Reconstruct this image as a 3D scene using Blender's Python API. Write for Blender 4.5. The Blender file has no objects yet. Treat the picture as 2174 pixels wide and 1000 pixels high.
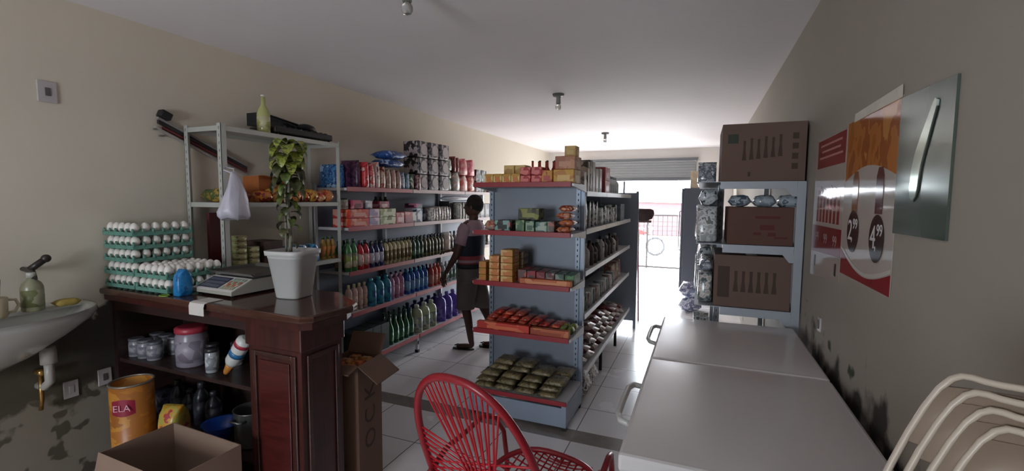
import bpy, bmesh, math, random
from mathutils import Vector, Matrix, noise
R_ = random.Random(7)
S = bpy.context.scene
COL = S.collection
PI = math.pi

# ------------------------------------------------------------ camera
cam_d = bpy.data.cameras.new('camera'); cam = bpy.data.objects.new('camera', cam_d); COL.objects.link(cam)
cam_d.sensor_width = 36.0; cam_d.lens = 36.0 * 980.0 / 2174.0; cam_d.clip_start = 0.02; cam_d.clip_end = 300
yaw, pitch, roll = 0.3895, 0.0777, -0.00766
cy, sy = math.cos(yaw), math.sin(yaw)
fw = Vector((-sy*math.cos(pitch), cy*math.cos(pitch), -math.sin(pitch)))
rt = Vector((cy, sy, 0)); dn = fw.cross(rt)
rr = math.cos(roll)*rt + math.sin(roll)*dn
dd = -math.sin(roll)*rt + math.cos(roll)*dn
m = Matrix((rr, -dd, -fw)).transposed().to_4x4(); m.translation = Vector((0, 0, 1.7))
cam.matrix_world = m
S.camera = cam

# ------------------------------------------------------------ light and exposure
S.view_settings.view_transform = 'Standard'; S.view_settings.look = 'None'
S.view_settings.gamma = 1; S.view_settings.use_curve_mapping = False
S.view_settings.exposure = 2.72
S.cycles.max_bounces = 14; S.cycles.diffuse_bounces = 10; S.cycles.glossy_bounces = 5
S.cycles.transmission_bounces = 8; S.cycles.transparent_max_bounces = 12
S.cycles.caustics_reflective = False; S.cycles.caustics_refractive = False
S.cycles.sample_clamp_indirect = 6
W = bpy.data.worlds.new('sky'); S.world = W; W.use_nodes = True
W.node_tree.nodes['Background'].inputs[0].default_value = (0.85, 0.92, 1.0, 1)
W.node_tree.nodes['Background'].inputs[1].default_value = 4.0
sun_d = bpy.data.lights.new('sun', 'SUN'); sun = bpy.data.objects.new('sun', sun_d); COL.objects.link(sun)
sun_d.energy = 1.2; sun_d.angle = 0.02; sun_d.color = (1, 0.95, 0.88)
sun.rotation_euler = Vector((0.03, -0.83, -0.56)).to_track_quat('-Z', 'Y').to_euler()
XL, XR, YB, YN, ZC = -3.35, 0.56, 10.4, -2.6, 2.8
for (px, py, pz, wx, wz, rx) in ((-1.3, YB+0.14, 1.08, 2.3, 2.15, -PI/2), (-1.75, YN-0.02, 1.45, 1.15, 1.25, PI/2)):
    pd = bpy.data.lights.new('daylight_portal', 'AREA'); po = bpy.data.objects.new('daylight_portal', pd); COL.objects.link(po)
    pd.shape = 'RECTANGLE'; pd.size = wx; pd.size_y = wz; pd.cycles.is_portal = True
    po.location = (px, py, pz); po.rotation_euler = (rx, 0, 0)

# ------------------------------------------------------------ materials
def lin(h):
    h = h.lstrip('#'); v = [int(h[i:i+2], 16)/255 for i in (0, 2, 4)]
    return tuple(c/12.92 if c <= 0.04045 else ((c+0.055)/1.055)**2.4 for c in v)
MC = {}
def mat(h, rough=0.5, metal=0.0, var=0.06, scale=6.0, bump=0.0, bscale=40.0, trans=0.0, alpha=1.0, coat=0.0):
    k = (h, rough, metal, var, scale, bump, bscale, trans, alpha, coat)
    if k in MC: return MC[k]
    M = bpy.data.materials.new('surface_' + h.lstrip('#')); M.use_nodes = True
    nt = M.node_tree; b = nt.nodes['Principled BSDF']; N = nt.nodes.new
    c = lin(h)
    b.inputs['Roughness'].default_value = rough; b.inputs['Metallic'].default_value = metal
    b.inputs['Transmission Weight'].default_value = trans; b.inputs['Alpha'].default_value = alpha
    b.inputs['Coat Weight'].default_value = coat
    tc = N('ShaderNodeTexCoord'); nz = N('ShaderNodeTexNoise'); nz.inputs['Scale'].default_value = scale
    nz.inputs['Detail'].default_value = 4
    nt.links.new(tc.outputs['Object'], nz.inputs['Vector'])
    mx = N('ShaderNodeMix'); mx.data_type = 'RGBA'
    mx.inputs[6].default_value = (*[x*(1-var) for x in c], 1); mx.inputs[7].default_value = (*[min(1, x*(1+var)+var*0.02) for x in c], 1)
    nt.links.new(nz.outputs['Fac'], mx.inputs[0]); nt.links.new(mx.outputs[2], b.inputs['Base Color'])
    if bump:
        n2 = N('ShaderNodeTexNoise'); n2.inputs['Scale'].default_value = bscale; n2.inputs['Detail'].default_value = 5
        nt.links.new(tc.outputs['Object'], n2.inputs['Vector'])
        bp = N('ShaderNodeBump'); bp.inputs['Strength'].default_value = bump; bp.inputs['Distance'].default_value = 0.01
        nt.links.new(n2.outputs['Fac'], bp.inputs['Height']); nt.links.new(bp.outputs[0], b.inputs['Normal'])
    MC[k] = M; return M
def printed(cols, scale=14.0, rough=0.4, stretch=(1, 1, 1), seed=0.0, kind='voronoi'):
    """blotchy packaging print made of flat colours"""
    k = ('P', tuple(cols), scale, rough, stretch, seed, kind)
    if k in MC: return MC[k]
    M = bpy.data.materials.new('printed_' + cols[0].lstrip('#')); M.use_nodes = True
    nt = M.node_tree; b = nt.nodes['Principled BSDF']; N = nt.nodes.new
    b.inputs['Roughness'].default_value = rough
    tc = N('ShaderNodeTexCoord'); mp = N('ShaderNodeMapping'); mp.inputs['Scale'].default_value = stretch
    mp.inputs['Location'].default_value = (seed, seed*1.7, seed*0.6)
    nt.links.new(tc.outputs['Object'], mp.inputs['Vector'])
    if kind == 'voronoi':
        t = N('ShaderNodeTexVoronoi'); t.inputs['Scale'].default_value = scale; src = t.outputs['Color']
        sp = N('ShaderNodeSeparateColor'); nt.links.new(mp.outputs[0], t.inputs['Vector']); nt.links.new(src, sp.inputs[0]); fac = sp.outputs[0]
    else:
        t = N('ShaderNodeTexNoise'); t.inputs['Scale'].default_value = scale; t.inputs['Detail'].default_value = 3
        nt.links.new(mp.outputs[0], t.inputs['Vector']); mr = N('ShaderNodeMapRange')
        mr.inputs[1].default_value = 0.3; mr.inputs[2].default_value = 0.7
        nt.links.new(t.outputs['Fac'], mr.inputs[0]); fac = mr.outputs[0]
    r = N('ShaderNodeValToRGB'); r.color_ramp.interpolation = 'CONSTANT'
    e = r.color_ramp.elements
    while len(e) < len(cols): e.new(0.5)
    for i, h in enumerate(cols): e[i].position = i/len(cols); e[i].color = (*lin(h), 1)
    nt.links.new(fac, r.inputs[0]); nt.links.new(r.outputs[0], b.inputs['Base Color'])
    MC[k] = M; return M

# ------------------------------------------------------------ mesh builder
class MB:
    def __init__(s): s.b = bmesh.new(); s.mi = 0
    def _tag(s, fs):
        for f in fs: f.material_index = s.mi
    def box(s, x0, x1, y0, y1, z0, z1, M=None, bev=0.0):
        vs = [s.b.verts.new(Vector(p) if M is None else M @ Vector(p)) for p in
              ((x0,y0,z0),(x1,y0,z0),(x1,y1,z0),(x0,y1,z0),(x0,y0,z1),(x1,y0,z1),(x1,y1,z1),(x0,y1,z1))]
        fs = [s.b.faces.new([vs[i] for i in q]) for q in ((0,3,2,1),(4,5,6,7),(0,1,5,4),(1,2,6,5),(2,3,7,6),(3,0,4,7))]
        s._tag(fs)
        if bev:
            r = bmesh.ops.bevel(s.b, geom=list({e for f in fs for e in f.edges}), offset=bev, segments=2, affect='EDGES', profile=0.5)
            s._tag(r['faces'])
        return s
    def prism(s, pts, a, b2, axis='z', M=None):
        def mk(p, h):
            v = {'z': (p[0], p[1], h), 'y': (p[0], h, p[1]), 'x': (h, p[0], p[1])}[axis]
            return s.b.verts.new(Vector(v) if M is None else M @ Vector(v))
        A = [mk(p, a) for p in pts]; B = [mk(p, b2) for p in pts]; n = len(pts)
        fs = [s.b.faces.new(A[::-1]), s.b.faces.new(B)]
        for i in range(n): fs.append(s.b.faces.new([A[i], A[(i+1)%n], B[(i+1)%n], B[i]]))
        s._tag(fs); return s
    def lathe(s, prof, c=(0,0,0), n=16, M=None, sx=1.0, sy_=1.0):
        rings = []
        for r, z in prof:
            if r < 1e-5: rings.append([s.b.verts.new(s._t((c[0], c[1], c[2]+z), M))]); continue
            rings.append([s.b.verts.new(s._t((c[0]+r*sx*math.cos(2*PI*i/n), c[1]+r*sy_*math.sin(2*PI*i/n), c[2]+z), M)) for i in range(n)])
        for a, b2 in zip(rings, rings[1:]):
            for i in range(n):
                j = (i+1) % n
                if len(a) == 1 and len(b2) == 1: continue
                if len(a) == 1: f = s.b.faces.new([a[0], b2[j], b2[i]][::-1])
                elif len(b2) == 1: f = s.b.faces.new([a[i], a[j], b2[0]])
                else: f = s.b.faces.new([a[i], a[j], b2[j], b2[i]])
                f.material_index = s.mi; f.smooth = True
        for rg, fl in ((rings[0], True), (rings[-1], False)):
            if len(rg) > 1:
                f = s.b.faces.new(rg[::-1] if fl else rg); f.material_index = s.mi
        return s
    def _t(s, p, M): return Vector(p) if M is None else M @ Vector(p)
    def tube(s, path, r, n=8, closed=False, flat=1.0):
        P = [Vector(p) for p in path]; L = len(P); rad = r if isinstance(r, (list, tuple)) else [r]*L
        rings = []; up = None
        for i, p in enumerate(P):
            if closed: t = (P[(i+1)%L]-P[i-1])
            else: t = (P[min(i+1, L-1)]-P[max(i-1, 0)])
            t.normalize()
            if up is None: up = t.orthogonal().normalized()
            up = (up - t*up.dot(t)); up = up.normalized() if up.length > 1e-6 else t.orthogonal().normalized()
            sd = t.cross(up)
            rings.append([s.b.verts.new(p + up*rad[i]*math.cos(2*PI*k/n) + sd*rad[i]*flat*math.sin(2*PI*k/n)) for k in range(n)])
        rg = list(zip(rings, rings[1:])) + ([(rings[-1], rings[0])] if closed else [])
        for a, b2 in rg:
            for k in range(n):
                f = s.b.faces.new([a[k], a[(k+1)%n], b2[(k+1)%n], b2[k]]); f.smooth = True; f.material_index = s.mi
        if not closed:
            s._tag([s.b.faces.new(rings[0][::-1]), s.b.faces.new(rings[-1])])
        return s
    def ball(s, c, rx, ry=None, rz=None, u=14, v=9, M=None):
        ry = ry or rx; rz = rz or rx
        prof = [(math.sin(PI*i/v), -math.cos(PI*i/v)) for i in range(v+1)]
        T = Matrix.Translation(Vector(c)) @ Matrix.Diagonal((rx, ry, rz, 1))
        s.lathe([(0 if r < 1e-4 else r, z) for r, z in prof], (0,0,0), u, T if M is None else M @ T); return s
    def loft(s, secs, n=16):
        """secs: (cx,cy,cz,rx,ry)"""
        rings = [[s.b.verts.new((c[0]+c[3]*math.cos(2*PI*i/n), c[1]+c[4]*math.sin(2*PI*i/n), c[2])) for i in range(n)] for c in secs]
        for a, b2 in zip(rings, rings[1:]):
            for i in range(n):
                f = s.b.faces.new([a[i], a[(i+1)%n], b2[(i+1)%n], b2[i]]); f.smooth = True; f.material_index = s.mi
        s._tag([s.b.faces.new(rings[0][::-1]), s.b.faces.new(rings[-1])]); return s
    def pillow(s, sx, sy_, sz, seed=0.0, c=(0,0,0), M=None, amp=0.08, sub=6, flat=0.0):
        """soft packet lying flat: sx*sy_ outline, sz thick, base at z=0"""
        g = sub; grid = {}
        for side in (1, -1):
            for i in range(g+1):
                for j in range(g+1):
                    u, v = 2*i/g-1, 2*j/g-1
                    if side == -1 and (i in (0, g) or j in (0, g)): grid[(side, i, j)] = grid[(1, i, j)]; continue
                    h = (1-abs(u)**5)**0.55*(1-abs(v)**5)**0.55
                    nn = noise.noise(Vector((u*2.2+seed, v*2.2-seed, side*1.3+seed))) + (.7*noise.noise(Vector((u*5+seed, v*5, seed))) if g > 6 else 0)
                    zz = side*h*(1 if side == 1 else 1-flat)*(1+amp*3*nn)
                    p = Vector((u*sx/2*(1+amp*0.5*nn), v*sy_/2*(1+amp*0.5*nn), sz/2+zz*sz/2)) + Vector(c)
                    grid[(side, i, j)] = s.b.verts.new(p if M is None else M @ p)
        for side in (1, -1):
            for i in range(g):
                for j in range(g):
                    q = [grid[(side, i, j)], grid[(side, i+1, j)], grid[(side, i+1, j+1)], grid[(side, i, j+1)]]
                    f = s.b.faces.new(q if side == 1 else q[::-1]); f.smooth = True; f.material_index = s.mi
        return s
    def mesh(s, name, mats):
        bmesh.ops.remove_doubles(s.b, verts=s.b.verts, dist=1e-6)
        me = bpy.data.meshes.new(name); s.b.normal_update(); s.b.to_mesh(me); s.b.free()
        for mm in (mats if isinstance(mats, (list, tuple)) else [mats]): me.materials.append(mm)
        return me

# ------------------------------------------------------------ object helpers
def obj(name, mb, mats, parent=None, loc=(0,0,0), rz=0.0, label=None, kind=None):
    me = mb if isinstance(mb, bpy.types.Mesh) else mb.mesh(name, mats)
    o = bpy.data.objects.new(name, me); COL.objects.link(o); o.location = loc; o.rotation_euler = (0, 0, rz)
    if parent: o.parent = parent
    if label: o['label'] = label
    if kind: o['kind'] = kind
    return o
def tag(o, label, cat, group=None):
    o['label'] = label; o['category'] = cat
    if group: o['group'] = group
    return o
def thing(name, label, cat, loc=(0,0,0), rz=0.0, group=None):
    o = bpy.data.objects.new(name, None); COL.objects.link(o); o.empty_display_size = 0.05
    o.location = loc; o.rotation_euler = (0, 0, rz); return tag(o, label, cat, group)
def dup(root, loc, rz=0.0, label=None, group=None, rot=None):
    r = root.copy(); COL.objects.link(r); r.location = loc; r.rotation_euler = rot or (0, 0, rz)
    if label: r['label'] = label
    if group: r['group'] = group
    for ch in list(root.children):
        c = ch.copy(); COL.objects.link(c); c.parent = r
        for g in ch.children:
            d = g.copy(); COL.objects.link(d); d.parent = c
    return r
def struct(name, mb, mats, parent=None, loc=(0,0,0)):
    o = obj(name, mb, mats, parent, loc)
    if not parent: o['kind'] = 'structure'
    return o
def text(name, s_, size, m_, parent, loc, rot, ext=0.0008, align='CENTER', sx=1.0):
    cu = bpy.data.curves.new(name, 'FONT'); cu.body = s_; cu.size = size; cu.extrude = ext; cu.align_x = align; cu.align_y = 'CENTER'
    cu.resolution_u = 3
    t = bpy.data.objects.new(name, cu); COL.objects.link(t)
    dg = bpy.context.evaluated_depsgraph_get(); me = bpy.data.meshes.new_from_object(t.evaluated_get(dg))
    bpy.data.objects.remove(t); bpy.data.curves.remove(cu)
    me.materials.clear(); me.materials.append(m_)
    o = bpy.data.objects.new(name, me); COL.objects.link(o); o.location = loc; o.rotation_euler = rot; o.scale = (sx, 1, 1); o.parent = parent
    return o
ORD = ['first','second','third','fourth','fifth','sixth','seventh','eighth','ninth','tenth','eleventh','twelfth','thirteenth',
       'fourteenth','fifteenth','sixteenth','seventeenth','eighteenth','nineteenth','twentieth']
ORD += ['twenty-'+o for o in ORD[:9]]

# ============================================================ SETTING
def wallmat(name, base, stain=None):
    M = bpy.data.materials.new(name); M.use_nodes = True; nt = M.node_tree; N = nt.nodes.new; L = nt.links.new
    b = nt.nodes['Principled BSDF']; b.inputs['Roughness'].default_value = 0.75
    geo = N('ShaderNodeNewGeometry'); nz = N('ShaderNodeTexNoise'); nz.inputs['Scale'].default_value = 1.3; nz.inputs['Detail'].default_value = 6
    L(geo.outputs['Position'], nz.inputs['Vector'])
    mx = N('ShaderNodeMix'); mx.data_type = 'RGBA'; c = lin(base)
    mx.inputs[6].default_value = (*[x*0.93 for x in c], 1); mx.inputs[7].default_value = (*[min(1, x*1.05) for x in c], 1)
    L(nz.outputs['Fac'], mx.inputs[0]); out = mx.outputs[2]
    sp = N('ShaderNodeSeparateXYZ'); L(geo.outputs['Position'], sp.inputs[0])
    def rng(src, a, b_, inv=False):
        r = N('ShaderNodeMapRange'); r.inputs[1].default_value = a; r.inputs[2].default_value = b_
        r.inputs[3].default_value = 1 if inv else 0; r.inputs[4].default_value = 0 if inv else 1
        L(src, r.inputs[0]); return r.outputs[0]
    def mul(a, c_, op='MULTIPLY'):
        q = N('ShaderNodeMath'); q.operation = op; L(a, q.inputs[0])
        if isinstance(c_, float): q.inputs[1].default_value = c_
        else: L(c_, q.inputs[1])
        return q.outputs[0]
    def mix(fac, a, colr):
        q = N('ShaderNodeMix'); q.data_type = 'RGBA'; L(fac, q.inputs[0]); L(a, q.inputs[6]); q.inputs[7].default_value = (*lin(colr), 1); return q.outputs[2]
    n2 = N('ShaderNodeTexNoise'); n2.inputs['Scale'].default_value = 5.5; n2.inputs['Detail'].default_value = 7; L(geo.outputs['Position'], n2.inputs['Vector'])
    if stain == 'left':   # dark painted dado below the basin, peeling to bare cement near the floor
        wob = mul(mul(n2.outputs['Fac'], 0.5), sp.outputs[2], 'ADD')
        dado = mul(rng(wob, 1.24, 1.27, True), rng(sp.outputs[1], 2.4, 2.5, True)); out = mix(dado, out, '3b3834')
        peel = mul(rng(wob, 0.74, 0.78, True), rng(sp.outputs[1], 2.4, 2.5, True)); out = mix(peel, out, '8d857a')
        n3 = N('ShaderNodeTexNoise'); n3.inputs['Scale'].default_value = 9; L(geo.outputs['Position'], n3.inputs['Vector'])
        pk = mul(rng(n3.outputs['Fac'], 0.56, 0.6), peel); out = mix(pk, out, '4b463f')
        yl = mul(rng(sp.outputs[2], 1.1, 1.5, True), rng(sp.outputs[1], 1.0, 1.9, True)); yl = mul(yl, rng(nz.outputs['Fac'], 0.4, 0.7)); out = mix(mul(yl, 0.5), out, '7d7352')
    if stain == 'right':  # damp, flaking patches low on the wall behind the freezers
        wob = mul(mul(n2.outputs['Fac'], 0.9), sp.outputs[2], 'ADD')
        low = mul(rng(wob, 1.36, 1.48, True), rng(sp.outputs[1], 2.9, 3.1, True)); out = mix(low, out, '3a352f')
        gr = mul(rng(n2.outputs['Fac'], 0.66, 0.7), rng(sp.outputs[2], 1.15, 1.35, True)); out = mix(gr, out, '3f4a33')
    L(out, b.inputs['Base Color'])
    bp = N('ShaderNodeBump'); bp.inputs['Strength'].default_value = 0.35; bp.inputs['Distance'].default_value = 0.02
    n4 = N('ShaderNodeTexNoise'); n4.inputs['Scale'].default_value = 3.0; n4.inputs['Detail'].default_value = 8; L(geo.outputs['Position'], n4.inputs['Vector'])
    L(n4.outputs['Fac'], bp.inputs['Height']); L(bp.outputs[0], b.inputs['Normal'])
    return M
def floormat():
    M = bpy.data.materials.new('floor_tiles'); M.use_nodes = True; nt = M.node_tree; N = nt.nodes.new; L = nt.links.new
    b = nt.nodes['Principled BSDF']; b.inputs['Roughness'].default_value = 0.16
    geo = N('ShaderNodeNewGeometry'); mp = N('ShaderNodeMapping'); mp.inputs['Location'].default_value = (0.80, -3.62, 0)
    L(geo.outputs['Position'], mp.inputs['Vector'])
    br = N('ShaderNodeTexBrick'); br.offset = 0; br.inputs['Scale'].default_value = 1.0
    br.inputs['Brick Width'].default_value = 0.5; br.inputs['Row Height'].default_value = 0.5
    br.inputs['Mortar Size'].default_value = 0.0035; br.inputs['Mortar Smooth'].default_value = 0.1
    br.inputs['Color1'].default_value = (*lin('e3e1e2'), 1); br.inputs['Color2'].default_value = (*lin('dcdadb'), 1); br.inputs['Mortar'].default_value = (*lin('6a6563'), 1)
    L(mp.outputs[0], br.inputs['Vector'])
    sp = N('ShaderNodeSeparateXYZ'); L(geo.outputs['Position'], sp.inputs[0])
    def cmp(src, c_, e):
        q = N('ShaderNodeMath'); q.operation = 'COMPARE'; q.inputs[1].default_value = c_; q.inputs[2].default_value = e; L(src, q.inputs[0]); return q.outputs[0]
    st = cmp(sp.outputs[1], 3.15, 0.085)
    nz = N('ShaderNodeTexNoise'); nz.inputs['Scale'].default_value = 14; nz.inputs['Detail'].default_value = 6; L(geo.outputs['Position'], nz.inputs['Vector'])
    mc = N('ShaderNodeMix'); mc.data_type = 'RGBA'; L(nz.outputs['Fac'], mc.inputs[0]); mc.inputs[6].default_value = (*lin('6f6862'), 1); mc.inputs[7].default_value = (*lin('8c857e'), 1)
    mx = N('ShaderNodeMix'); mx.data_type = 'RGBA'; L(st, mx.inputs[0]); L(br.outputs['Color'], mx.inputs[6]); L(mc.outputs[2], mx.inputs[7])
    L(mx.outputs[2], b.inputs['Base Color'])
    n2 = N('ShaderNodeTexNoise'); n2.inputs['Scale'].default_value = 2.2; n2.inputs['Detail'].default_value = 5; L(geo.outputs['Position'], n2.inputs['Vector'])
    mr = N('ShaderNodeMapRange'); mr.inputs[3].default_value = 0.12; mr.inputs[4].default_value = 0.36; L(n2.outputs['Fac'], mr.inputs[0]); L(mr.outputs[0], b.inputs['Roughness'])
    bp = N('ShaderNodeBump'); bp.inputs['Strength'].default_value = 0.4; bp.inputs['Distance'].default_value = 0.003; bp.invert = True
    L(br.outputs['Fac'], bp.inputs['Height']); L(bp.outputs[0], b.inputs['Normal'])
    return M
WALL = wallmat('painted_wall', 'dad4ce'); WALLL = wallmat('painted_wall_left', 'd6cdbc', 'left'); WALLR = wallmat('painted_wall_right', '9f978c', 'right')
CEIL = wallmat('painted_ceiling', 'e6e1e2')
struct('floor', MB().box(XL-0.2, XR+0.2, YN-0.2, YB+0.12, -0.12, 0), floormat())
struct('ceiling', MB().box(XL-0.2, XR+0.2, YN-0.2, YB+0.3, ZC, ZC+0.12), CEIL)
struct('wall_left', MB().box(XL-0.15, XL, YN-0.2, YB+0.2, 0, ZC), WALLL)
struct('wall_right', MB().box(XR, XR+0.15, YN-0.2, YB+0.2, 0, ZC), WALLR)
OX0, OX1, OZ = -2.45, -0.17, 2.2
w = MB(); w.box(XL, OX0, YB, YB+0.2, 0, ZC); w.box(OX1, XR, YB, YB+0.2, 0, ZC); w.box(OX0, OX1, YB, YB+0.2, OZ+0.36, ZC)
struct('wall_front', w, WALL)
w = MB(); w.box(XL, -2.3, YN-0.15, YN, 0, ZC); w.box(-1.2, XR, YN-0.15, YN, 0, ZC); w.box(-2.3, -1.2, YN-0.15, YN, 0, 0.85); w.box(-2.3, -1.2, YN-0.15, YN, 2.05, ZC)
struct('wall_rear', w, WALL)
wf = MB(); f = 0.05
wf.box(-2.3, -1.2, YN-0.1, YN-0.03, 0.85, 0.85+f); wf.box(-2.3, -1.2, YN-0.1, YN-0.03, 2.05-f, 2.05)
for x in (-2.3, -1.775, -1.25): wf.box(x, x+f, YN-0.1, YN-0.03, 0.85+f, 2.05-f)
struct('fill_window', wf, mat('8a8680', 0.4, 0.5))  # unseen window added behind the camera to let in fill daylight
# roller shutter over the street opening
SH = mat('8f9090', 0.45, 0.6, bump=0.05); SHD = mat('6e7072', 0.5, 0.4)
d1 = thing('door_1', 'grey corrugated roller shutter rolled up above the bright street opening', 'shutter', (0, 0, 0)); del d1['category']; d1['kind'] = 'structure'
sl = MB()
for i in range(7):
    z = OZ - 0.02 + i*0.055
    sl.box(OX0-0.03, OX1+0.03, YB-0.05, YB-0.01, z-0.002, z+0.054, bev=0.012)
obj('shutter_slats', sl, SH, d1)
obj('shutter_housing', MB().box(OX0-0.06, OX1+0.06, YB-0.07, YB-0.002, OZ+0.36, OZ+0.40), SHD, d1)
obj('bottom_bar', MB().box(OX0, OX1, YB-0.06, YB, OZ-0.075, OZ-0.02), SHD, d1)
for x in (OX0-0.02, -1.62, OX1-0.02): obj('guide_rail', MB().box(x, x+0.045, YB-0.06, YB, 0, OZ-0.08), SHD, d1)

# ============================================================ STREET
struct('ground', MB().box(-30, 30, YB+0.12, 60, -0.2, -0.04), mat('a39e98', 0.8, var=0.1, scale=1.5, bump=0.3, bscale=8))
GT = mat('241f1e', 0.6)
g = thing('street_gate', 'low metal lattice gate standing in the sunlight outside the shutter door', 'gate', (0, 12.3, -0.04))
fr = MB()
for z in (0.04, 1.37): fr.box(-3.2, 0.6, -0.02, 0.02, z-0.02, z+0.02)
for x in (-3.2, -1.3, 0.57): fr.box(x, x+0.035, -0.018, 0.018, 0, 1.42)
obj('gate_frame', fr, GT, g)
gb = MB()
x = -3.1
while x < 0.5: gb.box(x, x+0.012, -0.008, 0.008, 0.05, 1.36); x += 0.115
z = 0.17
while z < 1.3: gb.box(-3.18, 0.58, -0.006, 0.006, z, z+0.010); z += 0.115
obj('lattice', gb, GT, g)
b = thing('house_wall', 'pinkish brown house wall across the street seen through the lattice gate', 'building', (0, 24, -0.04))
obj('facade', MB().box(-6, -0.95, 0, 1, 0, 1.75), mat('54383a', 0.8, var=0.12, bump=0.3), b)
obj('coping', MB().prism([(-6.1, 1.75), (-0.9, 1.62), (-0.9, 1.72), (-6.1, 1.86)], -0.1, 1.1, 'y'), mat('d8cfc6', 0.7), b)
tag(obj('yellow_wall', MB().box(-0.9, 6, 24, 25, -0.04, 1.6), mat('94702c', 0.8, var=0.15, bump=0.3)), 'yellow garden wall right of the pinkish house across the street', 'wall')
mb_ = thing('motorcycle', 'parked motorcycle behind the lattice gate on the sunlit street', 'motorcycle', (-1.95, 15.2, -0.04), 0.05)
DK = mat('2c2c30', 0.4); CH = mat('a5a7aa', 0.25, 0.9)
for wx in (-0.62, 0.62):
    q = MB(); q.tube([(wx+0.27*math.cos(2*PI*i/24), 0, 0.3+0.27*math.sin(2*PI*i/24)) for i in range(24)], 0.04, 8, closed=True)
    wl = obj('wheel', q, DK, mb_)
    q = MB()
    for i in range(6): q.tube([(wx, 0, 0.3), (wx+0.25*math.cos(PI*i/3), 0, 0.3+0.25*math.sin(PI*i/3))], 0.006, 5)
    q.lathe([(0.05, -0.04), (0.05, 0.04)], (0,0,0), 12, Matrix.Translation((wx,0,0.3)) @ Matrix.Rotation(PI/2, 4, 'X')); obj('spokes', q, CH, wl)
q = MB(); q.tube([(0.62,0,0.3),(0.42,0,0.85),(0.36,0,0.98)], 0.022); q.tube([(0.42,0,0.8),(0.05,0,0.62),(-0.3,0,0.62)], 0.025); q.tube([(-0.62,0,0.3),(-0.1,0,0.35),(0.1,0,0.3),(0.38,0,0.72)], 0.022); obj('frame', q, CH, mb_)
q = MB(); q.ball((0.16,0,0.76), 0.22, 0.12, 0.12); obj('fuel_tank', q, mat('7c2222', 0.25), mb_)
q = MB(); q.pillow(0.62, 0.24, 0.12, c=(-0.32,0,0.7)); obj('seat', q, DK, mb_)
q = MB(); q.box(-0.08, 0.2, -0.1, 0.1, 0.28, 0.55, bev=0.03); q.tube([(0.1,0.1,0.3),(-0.3,0.12,0.22),(-0.7,0.12,0.28)], 0.03); obj('engine', q, CH, mb_)
q = MB(); q.tube([(0.3,-0.32,1.02),(0.36,-0.1,0.98),(0.36,0.1,0.98),(0.3,0.32,1.02)], 0.014); obj('handlebar', q, DK, mb_)
q = MB(); q.ball((0.47,0,0.85), 0.08); obj('headlight', q, CH, mb_)
# ============================================================ PRODUCT MAKERS
MESH = {}
def bottle(name, shape, h, r, cb, cl, cc, loc, label, cat, group, rz=0.0, rough=0.3):
    """body with a label band, plus a cap; meshes shared between copies"""
    k = (shape, round(h, 3), round(r, 3), cb, tuple(cl), cc)
    if k not in MESH:
        P = {'round': [(r*.9,0),(r,.03*h),(r,.62*h),(r*.85,.72*h),(r*.42,.82*h),(r*.36,.87*h)],
             'squeeze': [(r*.85,0),(r,.04*h),(r*.95,.4*h),(r,.7*h),(r*.75,.82*h),(r*.3,.86*h),(r*.3,.88*h)],
             'glass': [(r*.95,0),(r,.02*h),(r,.5*h),(r*.8,.6*h),(r*.36,.74*h),(r*.32,.95*h)],
             'jug': [(r*.95,0),(r,.04*h),(r,.66*h),(r*.8,.8*h),(r*.35,.86*h),(r*.33,.89*h)],
             'jar': [(r*.95,0),(r,.03*h),(r,.75*h),(r*.9,.82*h),(r*.88,.85*h)],
             'can': [(r*.93,0),(r,.03*h),(r,.95*h),(r*.93,.97*h)]}[shape]
        sx = {'squeeze': 0.62, 'jug': 0.72}.get(shape, 1.0)
        q = MB(); q.lathe(P, n=14, sx=sx)
        q.mi = 1; lo, hi = {'glass': (.12,.42), 'can': (.12,.86), 'jar': (.12,.66)}.get(shape, (.12,.56))
        q.lathe([(r*1.012, lo*h), (r*1.012, hi*h)], n=14, sx=sx*1.005)
        if shape == 'jug':
            q.mi = 0; q.tube([(0, r*.75, .5*h), (0, r*1.12, .58*h), (0, r*1.02, .74*h), (0, r*.45, .82*h)], r*.14, 6)
        me = q.mesh(name, [mat(cb, rough), printed(cl, 30 if h < .2 else 22, 0.4)])
        top = P[-1][1]; rc = P[-1][0]*(1.15 if shape not in ('can',) else 1.0)
        c = MB(); c.lathe([(rc, 0), (rc, (h-top)*.8), (rc*.8, h-top)], (0,0,top-0.0005), 12)
        MESH[k] = (me, c.mesh('cap', mat(cc, 0.35)))
    o = obj(name, MESH[k][0], None, None, loc, rz); tag(o, label, cat, group)
    obj('lid' if shape in ('jar', 'can') else 'cap', MESH[k][1], None, o)
    return o
def carton(name, d, w_, h, cols, loc, label, cat, group, rz=0.0, scale=16, stretch=(1,1,1), bev=0.004, tabs=True):
    k = ('c', round(d,3), round(w_,3), round(h,3), tuple(cols), scale, stretch)
    if k not in MESH:
        q = MB(); q.box(-d/2, d/2, -w_/2, w_/2, 0, h, bev=min(bev, h*0.1))
        if tabs and len(cols) > 1:
            q.mi = 1
            for sx in (1, -1):
                x = sx*(d/2+0.0006)
                q.box(min(x, x-sx*0.001), max(x, x-sx*0.001), -w_*.3, w_*.3, h*.2, h*.6)
                y = sx*(w_/2+0.0006)
                q.box(-d*.3, d*.3, min(y, y-sx*0.001), max(y, y-sx*0.001), h*.2, h*.6)
        MESH[k] = q.mesh(name, [printed(cols, scale, 0.5, stretch, seed=len(MESH)*0.37), mat(cols[-1], 0.4)])
    o = obj(name, MESH[k], None, None, loc, rz); return tag(o, label, cat, group)
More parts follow.
